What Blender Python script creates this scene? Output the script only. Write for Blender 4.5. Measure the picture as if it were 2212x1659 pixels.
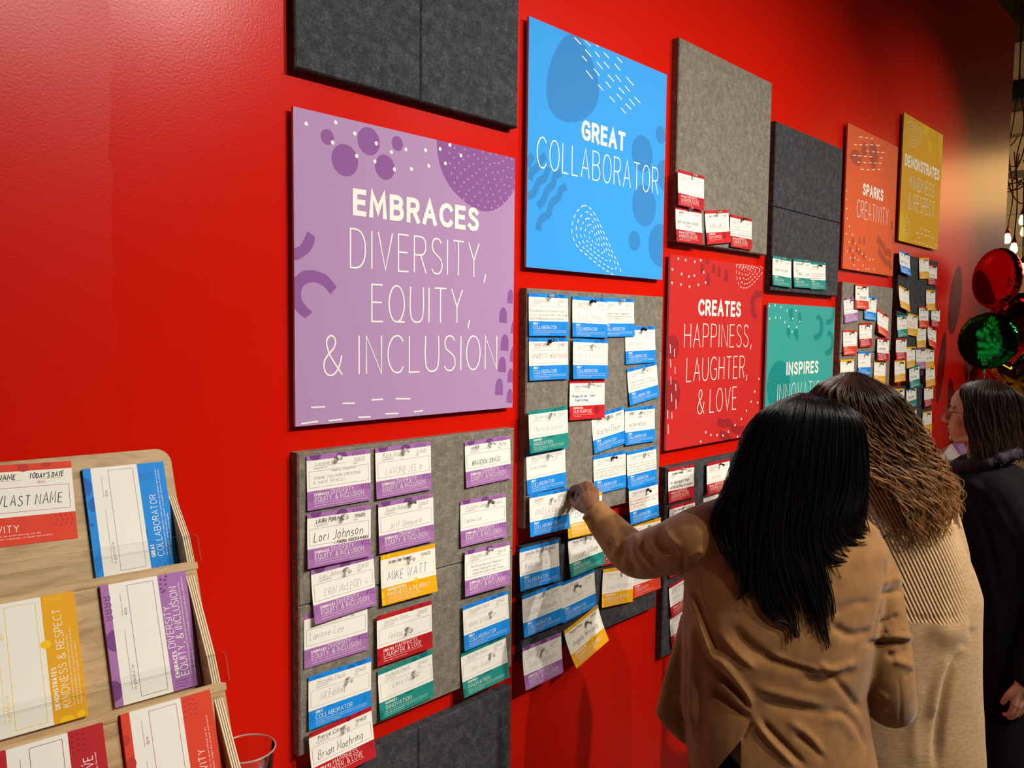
import bpy, bmesh, math, random
import numpy as np
from math import sin, cos, pi, radians, sqrt, atan2, exp
from mathutils import Vector, Matrix, noise as mnoise

for _o in list(bpy.data.objects): bpy.data.objects.remove(_o)
SC = bpy.context.scene
COL = SC.collection

# ------------------------------------------------------------------ camera
# wall face is the plane y = 0, the room lies at y < 0, floor z = 0
CAM_Z, CAM_D, FPX = 1.75, 1.396, 1740.5
YAW, PITCH, ROLL = 0.8077, -0.0672, 0.0109
CAM = Vector((0, -CAM_D, CAM_Z))
_f = Vector((sin(YAW)*cos(PITCH), cos(YAW)*cos(PITCH), sin(PITCH)))
_r = Vector((cos(YAW), -sin(YAW), 0)); _u = _r.cross(_f)
RIGHT = _r*cos(ROLL) + _u*sin(ROLL); UP = _u*cos(ROLL) - _r*sin(ROLL); FWD = _f
cam = bpy.data.cameras.new('camera'); camo = bpy.data.objects.new('camera', cam); COL.objects.link(camo)
cam.sensor_width = 36; cam.lens = FPX/2212*36; cam.clip_start = .02; cam.clip_end = 100
camo.matrix_world = Matrix(((RIGHT.x, UP.x, -FWD.x, CAM.x), (RIGHT.y, UP.y, -FWD.y, CAM.y), (RIGHT.z, UP.z, -FWD.z, CAM.z), (0, 0, 0, 1)))
SC.camera = camo

def at(px, py, depth):
    """world point seen at pixel (px, py) of the 2212x1659 photograph, at a depth along the view axis"""
    return CAM + (FWD + RIGHT*((px-1106)/FPX) - UP*((py-829.5)/FPX))*depth

# ------------------------------------------------------------------ light, world, exposure
SC.view_settings.view_transform = 'Standard'; SC.view_settings.look = 'None'
SC.view_settings.exposure = 0.16; SC.view_settings.gamma = 1.0; SC.view_settings.use_curve_mapping = False
wd = bpy.data.worlds.new('world'); SC.world = wd; wd.use_nodes = True
wd.node_tree.nodes['Background'].inputs[0].default_value = (1, .78, .55, 1)
wd.node_tree.nodes['Background'].inputs[1].default_value = .05

def spot(loc, target, power, size=radians(70), blend=.7, col=(1, .95, .87), rad=.035):
    l = bpy.data.lights.new('track_spot', 'SPOT'); l.energy = power; l.color = col
    l.spot_size = size; l.spot_blend = blend; l.shadow_soft_size = rad
    o = bpy.data.objects.new('track_spot', l); COL.objects.link(o); o.location = loc
    o.rotation_euler = (Vector(target)-Vector(loc)).to_track_quat('-Z', 'Y').to_euler(); return o
def area(loc, target, power, sx, sy, col=(1, .85, .65)):
    l = bpy.data.lights.new('fill_area_light', 'AREA'); l.energy = power; l.color = col
    l.shape = 'RECTANGLE'; l.size = sx; l.size_y = sy
    o = bpy.data.objects.new('fill_area_light', l); COL.objects.link(o); o.location = loc
    o.rotation_euler = (Vector(target)-Vector(loc)).to_track_quat('-Z', 'Y').to_euler(); return o

spot((1.35, -3.9, 3.95), (0.45, 0, 1.7), 345, radians(60), 1)
spot((2.2, -3.6, 3.95), (1.75, 0, 1.6), 380, radians(54), 1)
spot((3.9, -3.3, 3.75), (2.8, 0, 1.6), 370, radians(50), 1)
spot((5.4, -3.2, 3.75), (4.4, 0, 1.95), 300, radians(44), 1)
area((3.2, -3.4, 4.7), (2.3, -1.3, 0), 34, 3, 2, (1, .88, .72)).data.spread = radians(75)  # added soft fill for the people's backs, not a fixture of the store
# added area lights without fixtures: they brighten the far wall and its reflection
area((11.3, -2.3, 3.85), (12.4, -2.3, 3.72), 190, 3.4, .5, (1, .78, .48))
area((10.0, 2.5, 4.7), (12.4, 2.0, 2.0), 70, 1.5, 4, (1, .8, .52))

# ------------------------------------------------------------------ helpers: objects
def tag(o, label=None, cat=None, group=None, kind=None):
    if label: o['label'] = label
    if cat: o['category'] = cat
    if group: o['group'] = group
    if kind: o['kind'] = kind
    return o
def link(name, me, parent=None, mats=None, smooth=False):
    if mats:
        for m in mats: me.materials.append(m)
    o = bpy.data.objects.new(name, me); COL.objects.link(o)
    if parent: o.parent = parent
    if smooth: me.polygons.foreach_set('use_smooth', [True]*len(me.polygons))
    return o
def empty(name, loc=(0, 0, 0)):
    o = bpy.data.objects.new(name, None); COL.objects.link(o); o.location = loc; o.empty_display_size = .05
    return o
def mesh(name, verts, faces, mats=None, parent=None, smooth=False, idx=None):
    me = bpy.data.meshes.new(name); me.from_pydata([tuple(v) for v in verts], [], faces)
    o = link(name, me, parent, mats, smooth)
    if idx is not None: me.polygons.foreach_set('material_index', idx)
    me.update(); return o
def box_data(x0, x1, y0, y1, z0, z1):
    v = [(x, y, z) for x in (x0, x1) for y in (y0, y1) for z in (z0, z1)]
    return v, [(0, 1, 3, 2), (4, 6, 7, 5), (0, 4, 5, 1), (2, 3, 7, 6), (0, 2, 6, 4), (1, 5, 7, 3)]
def box(name, x0, x1, y0, y1, z0, z1, m, parent=None, bevel=0):
    v, f = box_data(x0, x1, y0, y1, z0, z1)
    o = mesh(name, v, f, [m], parent)
    if bevel: bev(o, bevel)
    return o
def bev(o, w, seg=2):
    b = o.modifiers.new('bevel', 'BEVEL'); b.width = w; b.segments = seg; b.limit_method = 'ANGLE'
def frame(o, origin, ex, ey):
    ex = Vector(ex).normalized(); ey = Vector(ey).normalized(); ez = ex.cross(ey)
    o.matrix_basis = Matrix(((ex.x, ey.x, ez.x, origin[0]), (ex.y, ey.y, ez.y, origin[1]), (ex.z, ey.z, ez.z, origin[2]), (0, 0, 0, 1)))
    return o

def adopt(o, parent):
    """parent o (placed in world coordinates) to an Empty that is only translated"""
    mw = o.matrix_basis.copy(); o.parent = parent; o.matrix_basis = Matrix.Translation(-Vector(parent.location)) @ mw; return o
# ------------------------------------------------------------------ helpers: materials
def lin(h):
    """sRGB 0-255 triple -> linear"""
    return tuple((c/255/12.92 if c/255 <= .04045 else ((c/255+.055)/1.055)**2.4) for c in h)
def mat(name, rgb, rough=.5, spec=.5, metal=0, **kw):
    m = bpy.data.materials.new(name); m.use_nodes = True; nt = m.node_tree
    b = nt.nodes['Principled BSDF']
    b.inputs['Base Color'].default_value = (*lin(rgb), 1); b.inputs['Roughness'].default_value = rough
    b.inputs['Specular IOR Level'].default_value = spec; b.inputs['Metallic'].default_value = metal
    for k, v in kw.items(): b.inputs[k.replace('_', ' ')].default_value = v
    return m
def node(m, t, **kw):
    n = m.node_tree.nodes.new(t)
    for k, v in kw.items():
        if k in n.inputs.keys(): n.inputs[k].default_value = v
        else: setattr(n, k, v)
    return n
def wire(m, a, ao, b, bi): m.node_tree.links.new(a.outputs[ao], b.inputs[bi])
def bsdf(m): return m.node_tree.nodes['Principled BSDF']
def bump(m, src, out, strength, dist=.002):
    b = node(m, 'ShaderNodeBump'); b.inputs['Strength'].default_value = strength; b.inputs['Distance'].default_value = dist
    wire(m, src, out, b, 'Height'); wire(m, b, 'Normal', bsdf(m), 'Normal'); return b
def ramp(m, src, out, stops):
    r = node(m, 'ShaderNodeValToRGB'); e = r.color_ramp.elements
    while len(e) < len(stops): e.new(.5)
    for i, (p, c) in enumerate(stops): e[i].position = p; e[i].color = (*lin(c), 1) if len(c) == 3 else c
    wire(m, src, out, r, 'Fac'); return r
def coords(m, scale=(1, 1, 1), rot=(0, 0, 0), kind='Object'):
    t = node(m, 'ShaderNodeTexCoord'); mp = node(m, 'ShaderNodeMapping')
    mp.inputs['Scale'].default_value = scale; mp.inputs['Rotation'].default_value = rot
    wire(m, t, kind, mp, 'Vector'); return mp
def nz(m, mp, scale, detail=2, rough=.5, dist=0):
    n = node(m, 'ShaderNodeTexNoise'); n.inputs['Scale'].default_value = scale; n.inputs['Detail'].default_value = detail
    n.inputs['Roughness'].default_value = rough; n.inputs['Distortion'].default_value = dist
    wire(m, mp, 'Vector', n, 'Vector'); return n

# ------------------------------------------------------------------ flat artwork: single-stroke lettering, ribbons, polygons
GL = {
'A': (.58, '0,0 .29,1 .58,0|.1,.34 .48,.34'), 'B': (.52, '0,0 0,1 .25,1 .38,.97 .46,.89 .47,.77 .44,.64 .36,.56 .25,.53 0,.53|.25,.53 .4,.5 .49,.41 .52,.27 .49,.12 .4,.03 .25,0 0,0'),
'C': (.56, '.56,.84 .5,.93 .42,.99 .33,1 .2,.96 .09,.84 .02,.68 0,.5 .02,.32 .09,.16 .2,.04 .33,0 .42,.01 .5,.07 .56,.16'),
'D': (.55, '0,0 0,1 .2,1 .36,.95 .48,.82 .54,.66 .55,.5 .54,.34 .48,.18 .36,.05 .2,0 0,0'), 'E': (.42, '.42,1 0,1 0,0 .42,0|0,.52 .38,.52'),
'F': (.4, '.4,1 0,1 0,0|0,.5 .36,.5'), 'G': (.58, '.55,.85 .49,.94 .41,.99 .32,1 .19,.96 .08,.84 .02,.68 0,.5 .02,.32 .08,.16 .19,.04 .32,0 .43,.01 .52,.06 .58,.12 .58,.47 .35,.47'),
'H': (.52, '0,0 0,1|.52,0 .52,1|0,.52 .52,.52'), 'I': (.02, '.01,0 .01,1'), 'J': (.34, '.34,1 .34,.25 .31,.1 .23,.02 .14,0 .05,.03 0,.1'),
'K': (.5, '0,0 0,1|.48,1 0,.46|.15,.6 .5,0'), 'L': (.4, '0,1 0,0 .4,0'), 'M': (.66, '0,0 .05,1 .33,.25 .61,1 .66,0'), 'N': (.54, '0,0 0,1 .54,0 .54,1'),
'O': (.6, '.3,0 .18,.04 .08,.16 .02,.32 0,.5 .02,.68 .08,.84 .18,.96 .3,1 .42,.96 .52,.84 .58,.68 .6,.5 .58,.32 .52,.16 .42,.04 .3,0'),
'P': (.48, '0,0 0,1 .24,1 .38,.97 .46,.87 .48,.73 .46,.59 .38,.49 .24,.46 0,.46'),
'Q': (.62, '.3,0 .18,.04 .08,.16 .02,.32 0,.5 .02,.68 .08,.84 .18,.96 .3,1 .42,.96 .52,.84 .58,.68 .6,.5 .58,.32 .52,.16 .42,.04 .3,0|.3,0 .62,0'),
'R': (.5, '0,0 0,1 .24,1 .38,.97 .46,.88 .48,.75 .46,.61 .38,.52 .24,.49 0,.49|.27,.49 .5,0'),
'S': (.46, '.43,.87 .36,.96 .25,1 .13,.98 .05,.9 .03,.77 .07,.65 .17,.57 .29,.5 .4,.41 .46,.28 .44,.13 .35,.03 .22,0 .1,.03 0,.14'),
'T': (.5, '0,1 .5,1|.25,1 .25,0'), 'U': (.52, '0,1 0,.28 .04,.11 .14,.02 .26,0 .38,.02 .48,.11 .52,.28 .52,1'), 'V': (.56, '0,1 .28,0 .56,1'),
'W': (.8, '0,1 .2,0 .4,.9 .6,0 .8,1'), 'X': (.5, '0,1 .5,0|0,0 .5,1'), 'Y': (.5, '0,1 .25,.48 .5,1|.25,.48 .25,0'), 'Z': (.48, '0,1 .48,1 0,0 .48,0'),
'&': (.62, '.6,0 .12,.68 .09,.82 .14,.95 .24,1 .34,.95 .38,.83 .33,.7 .12,.5 .02,.36 0,.22 .05,.08 .16,0 .3,.01 .44,.13 .53,.3 .58,.5'),
'a': (.4, '.38,.6 .38,0|.38,.3 .34,.48 .24,.58 .14,.56 .04,.45 0,.29 .04,.12 .14,.02 .25,.02 .34,.12 .38,.3'), 'b': (.4, '0,1 0,0|0,.3 .05,.48 .15,.58 .26,.56 .36,.45 .4,.29 .36,.12 .26,.02 .14,.02 .05,.1 0,.3'),
'c': (.36, '.36,.5 .27,.58 .17,.58 .06,.48 0,.3 .05,.12 .16,.02 .27,.02 .36,.1'), 'd': (.4, '.4,1 .4,0|.4,.3 .35,.48 .25,.58 .14,.56 .04,.45 0,.29 .04,.12 .14,.02 .26,.02 .35,.1 .4,.3'),
'e': (.4, '.02,.32 .4,.34 .37,.49 .28,.58 .17,.58 .06,.48 0,.3 .05,.12 .16,.02 .28,.02 .38,.1'), 'f': (.26, '.28,.95 .2,1 .13,.96 .1,.85 .1,0|0,.58 .24,.58'),
'g': (.4, '.38,.6 .38,-.15 .33,-.27 .2,-.32 .05,-.26|.38,.3 .34,.48 .24,.58 .14,.56 .04,.45 0,.29 .04,.12 .14,.04 .25,.04 .34,.12 .38,.3'), 'h': (.36, '0,1 0,0|0,.35 .07,.5 .18,.58 .28,.57 .35,.46 .36,0'),
'i': (.04, '.02,.58 .02,0|.02,.8 .02,.85'), 'j': (.14, '.14,.58 .14,-.15 .1,-.28 0,-.3|.14,.8 .14,.85'), 'k': (.36, '0,1 0,0|.32,.58 0,.22|.1,.34 .36,0'), 'l': (.02, '.01,1 .01,0'),
'm': (.58, '0,.58 0,0|0,.38 .07,.52 .16,.58 .25,.54 .29,.42 .29,0|.29,.38 .36,.52 .45,.58 .54,.54 .58,.42 .58,0'), 'n': (.36, '0,.58 0,0|0,.35 .07,.5 .18,.58 .28,.57 .35,.46 .36,0'),
'o': (.4, '.2,0 .08,.06 .01,.2 0,.32 .04,.48 .14,.57 .26,.57 .36,.48 .4,.3 .36,.12 .28,.02 .2,0'), 'p': (.4, '0,.58 0,-.3|0,.3 .05,.48 .15,.58 .26,.56 .36,.45 .4,.29 .36,.12 .26,.02 .14,.02 .05,.1 0,.3'),
'q': (.4, '.4,.58 .4,-.3|.4,.3 .35,.48 .25,.58 .14,.56 .04,.45 0,.29 .04,.12 .14,.02 .26,.02 .35,.1 .4,.3'), 'r': (.26, '0,.58 0,0|0,.34 .06,.5 .15,.57 .26,.57'),
's': (.32, '.3,.5 .2,.58 .09,.56 .03,.46 .09,.35 .24,.27 .31,.15 .25,.04 .14,0 0,.07'), 't': (.26, '.1,.85 .1,.12 .15,.02 .26,.03|0,.58 .25,.58'), 'u': (.36, '0,.58 0,.18 .05,.05 .14,0 .25,.04 .34,.16 .36,.3|.36,.58 .36,0'),
'v': (.36, '0,.58 .18,0 .36,.58'), 'w': (.56, '0,.58 .14,0 .28,.52 .42,0 .56,.58'), 'x': (.34, '0,.58 .34,0|0,0 .34,.58'), 'y': (.36, '0,.58 .18,.02|.36,.58 .16,-.1 .05,-.3'), 'z': (.34, '0,.58 .34,.58 0,0 .34,0'),
'0': (.46, '.23,0 .09,.08 .01,.3 0,.5 .03,.78 .13,.97 .25,1 .37,.92 .45,.7 .46,.5 .43,.2 .34,.04 .23,0'), '1': (.2, '0,.82 .16,1 .16,0'), '2': (.42, '.02,.8 .08,.94 .2,1 .33,.96 .4,.84 .38,.68 .28,.5 0,0 .42,0'),
'3': (.42, '.02,.9 .14,1 .28,.98 .38,.87 .37,.7 .28,.58 .14,.54|.14,.54 .3,.51 .41,.4 .42,.22 .33,.06 .18,0 .06,.03 0,.12'), '4': (.46, '.34,0 .34,1 0,.3 .46,.3'), '5': (.42, '.38,1 .06,1 .04,.56 .18,.62 .32,.57 .41,.44 .41,.22 .3,.05 .15,0 0,.08'),
'6': (.42, '.34,1 .15,.75 .03,.45 0,.25 .06,.08 .2,0 .34,.06 .42,.22 .39,.42 .28,.54 .14,.52 .04,.4'), '7': (.42, '0,1 .42,1 .14,0'), '8': (.42, '.21,.54 .07,.64 .04,.8 .1,.95 .21,1 .32,.95 .38,.8 .34,.64 .21,.54 .06,.42 0,.24 .07,.06 .21,0 .35,.06 .42,.24 .36,.42 .21,.54'),
'9': (.42, '.08,0 .27,.25 .39,.55 .42,.75 .36,.92 .22,1 .08,.94 0,.78 .03,.58 .14,.46 .28,.48 .38,.6'), '/': (.34, '0,-.1 .34,1.05'), '-': (.24, '0,.42 .24,.42'), '.': (.05, '.02,0 .03,.05'), ',': (.1, '.1,.1 .02,-.16'),
'!': (.05, '.03,1 .02,.28|.02,0 .03,.05'), '+': (.36, '.18,.18 .18,.62|0,.4 .36,.4'), "'": (.06, '.04,1 .02,.8'), ':': (.05, '.02,.1 .03,.15|.02,.5 .03,.55'), '<': (.6, '.3,.05 .1,.4 .02,.62 .07,.8 .18,.84 .27,.74 .3,.62 .34,.76 .45,.85 .57,.76 .6,.58 .52,.38 .3,.05'),
')': (.5, '.0,.45 .08,.22 .22,.12 .38,.2 .48,.45|.14,.75 .16,.6|.34,.78 .35,.62'), '~': (.4, '0,.35 .14,.1 .4,.6')}
for _k, (_w, _s) in list(GL.items()):
    GL[_k] = (_w, [[tuple(map(float, q.split(','))) for q in st.split(' ')] for st in _s.split('|')])

def smooth_line(pts, n=3, ang=55):
    """subdivide a polyline, rounding every vertex that turns less than ang degrees"""
    P = [Vector(p) for p in pts]; m = len(P)
    if m < 3: return P
    closed = (P[0]-P[-1]).length < 1e-6
    def tan(i):
        if 0 < i < m-1: a, b = P[i]-P[i-1], P[i+1]-P[i]
        elif closed: a, b = P[-1]-P[-2], P[1]-P[0]
        else: return None
        if a.length < 1e-9 or b.length < 1e-9 or a.angle(b) > radians(ang): return None
        return (a.normalized()*b.length+b.normalized()*a.length)/(a.length+b.length)
    T = [tan(i) for i in range(m)]; out = [P[0]]
    for i in range(m-1):
        d = P[i+1]-P[i]; L = d.length
        if T[i] is None and T[i+1] is None: out.append(P[i+1]); continue
        t0 = (T[i]*L) if T[i] is not None else d; t1 = (T[i+1]*L) if T[i+1] is not None else d
        for k in range(1, n+1):
            t = k/n; out.append((2*t**3-3*t**2+1)*P[i]+(t**3-2*t**2+t)*t0+(-2*t**3+3*t**2)*P[i+1]+(t**3-t**2)*t1)
    return out

def clip_poly(P, x0, x1, y0, y1):
    def cut(P, ax, v, keep_less):
        out = []
        for i in range(len(P)):
            a, b = P[i-1], P[i]
            ia = (a[ax] <= v) == keep_less or a[ax] == v; ib = (b[ax] <= v) == keep_less or b[ax] == v
            if ia != ib:
                t = (v-a[ax])/(b[ax]-a[ax]); out.append((a[0]+(b[0]-a[0])*t, a[1]+(b[1]-a[1])*t))
            if ib: out.append(tuple(b))
        return out
    P = [tuple(p[:2]) for p in P]
    for ax, v, l in ((0, x0, False), (0, x1, True), (1, y0, False), (1, y1, True)):
        if P: P = cut(P, ax, v, l)
    return P

class Art:
    """collects flat shapes (x, y in metres, layer number, material slot)"""
    def __init__(s, rect=None): s.v = []; s.f = []; s.m = []; s.rect = rect
    def poly(s, P, layer, m):
        if s.rect: P = clip_poly(P, *s.rect)
        if len(P) < 3: return
        a = sum(P[i-1][0]*P[i][1]-P[i][0]*P[i-1][1] for i in range(len(P)))
        if a < 0: P = P[::-1]
        b = len(s.v); s.v += [(p[0], p[1], layer) for p in P]; s.f.append(tuple(range(b, b+len(P)))); s.m.append(m)
    def ellipse(s, x, y, rx, ry, layer, m, n=20):
        s.poly([(x+rx*cos(2*pi*i/n), y+ry*sin(2*pi*i/n)) for i in range(n)], layer, m)
    def rect4(s, x0, x1, y0, y1, layer, m): s.poly([(x0, y0), (x1, y0), (x1, y1), (x0, y1)], layer, m)
    def line(s, pts, w, layer, m, cap=0, closed=False):
        P = [Vector((p[0], p[1])) for p in pts]
        Q = [P[0]]
        for p in P[1:]:
            if (p-Q[-1]).length > w*.05: Q.append(p)
        P = Q; n = len(P)
        if n < 2: return
        if closed or (n > 3 and (P[0]-P[-1]).length < w*.06): closed = True
        if cap and not closed:
            P[0] = P[0]-(P[1]-P[0]).normalized()*cap; P[-1] = P[-1]+(P[-1]-P[-2]).normalized()*cap
        b = len(s.v); h = w/2
        for i in range(n):
            d0 = (P[i]-P[i-1]) if i > 0 else ((P[0]-P[-2]) if closed else None)
            d1 = (P[i+1]-P[i]) if i < n-1 else ((P[1]-P[0]) if closed else None)
            if d0 is None: d0 = d1
            if d1 is None: d1 = d0
            if d0.length < 1e-9: d0 = d1
            if d1.length < 1e-9: d1 = d0
            d0 = d0.normalized(); d1 = d1.normalized(); t = d0+d1
            if t.length < 1e-4: t = d1
            t.normalize(); nn = Vector((-t.y, t.x)); k = h/max(.42, abs(nn.dot(Vector((-d1.y, d1.x)))))
            a, c = P[i]+nn*k, P[i]-nn*k
            if s.rect:
                x0, x1, y0, y1 = s.rect
                a = (min(max(a.x, x0), x1), min(max(a.y, y0), y1)); c = (min(max(c.x, x0), x1), min(max(c.y, y0), y1))
            s.v += [(a[0], a[1], layer+.04*i), (c[0], c[1], layer+.04*i)]
        for i in range(n-1):
            s.f.append((b+2*i, b+2*i+1, b+2*i+3, b+2*i+2)); s.m.append(m)
    def dots(s, pts, r, layer, m, n=10):
        for x, y in pts: s.ellipse(x, y, r, r, layer, m, n)
    def text(s, t, x, y, cap, layer, m, w=None, track=.2, fit=None, xs=1, hand=None, rnd=None, sm=3, rot=0, space=.34, ext=0):
        """t with its baseline at (x, y); fit = total width (a trailing comma hangs outside)"""
        w = w or cap*.06; adv = 0; pos = []
        for ch in t:
            if ch == ' ': adv += space; continue
            g = GL.get(ch)
            if not g: continue
            pos.append((ch, adv)); adv += g[0]+track
        core = adv-track
        if t.endswith(','): core = pos[-1][1]-track
        if fit: xs = (fit-w)/(core*cap) if core > 0 else 1
        for ch, a in pos:
            jr = ((rnd.uniform(-1, 1), rnd.uniform(-1, 1), rnd.uniform(-1, 1)) if hand else (0, 0, 0)); hh = hand or 0
            for st in GL[ch][1]:
                s.q = (getattr(s, 'q', 0)+1) % 9
                pts = [(px*(1+.12*hh*jr[2]), py*(1+.1*hh*jr[0])) for px, py in st]
                if hand: pts = [(px+rnd.uniform(-.03, .03)*hh, py+rnd.uniform(-.03, .03)*hh) for px, py in pts]
                if sm > 1: pts = [(q[0], q[1]) for q in smooth_line(pts, sm, 60 if not hand else 75)]
                L = []
                for px, py in pts:
                    X = (a+px)*cap*xs+(.16*hh)*py*cap; Y = py*cap+jr[1]*.05*hh*cap
                    L.append((x+w/2*(1 if fit else 0)+X*cos(rot)-Y*sin(rot), y+X*sin(rot)+Y*cos(rot)))
                s.line(L, w, layer+s.q*.09, m, ext)
        return core*cap*xs
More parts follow.
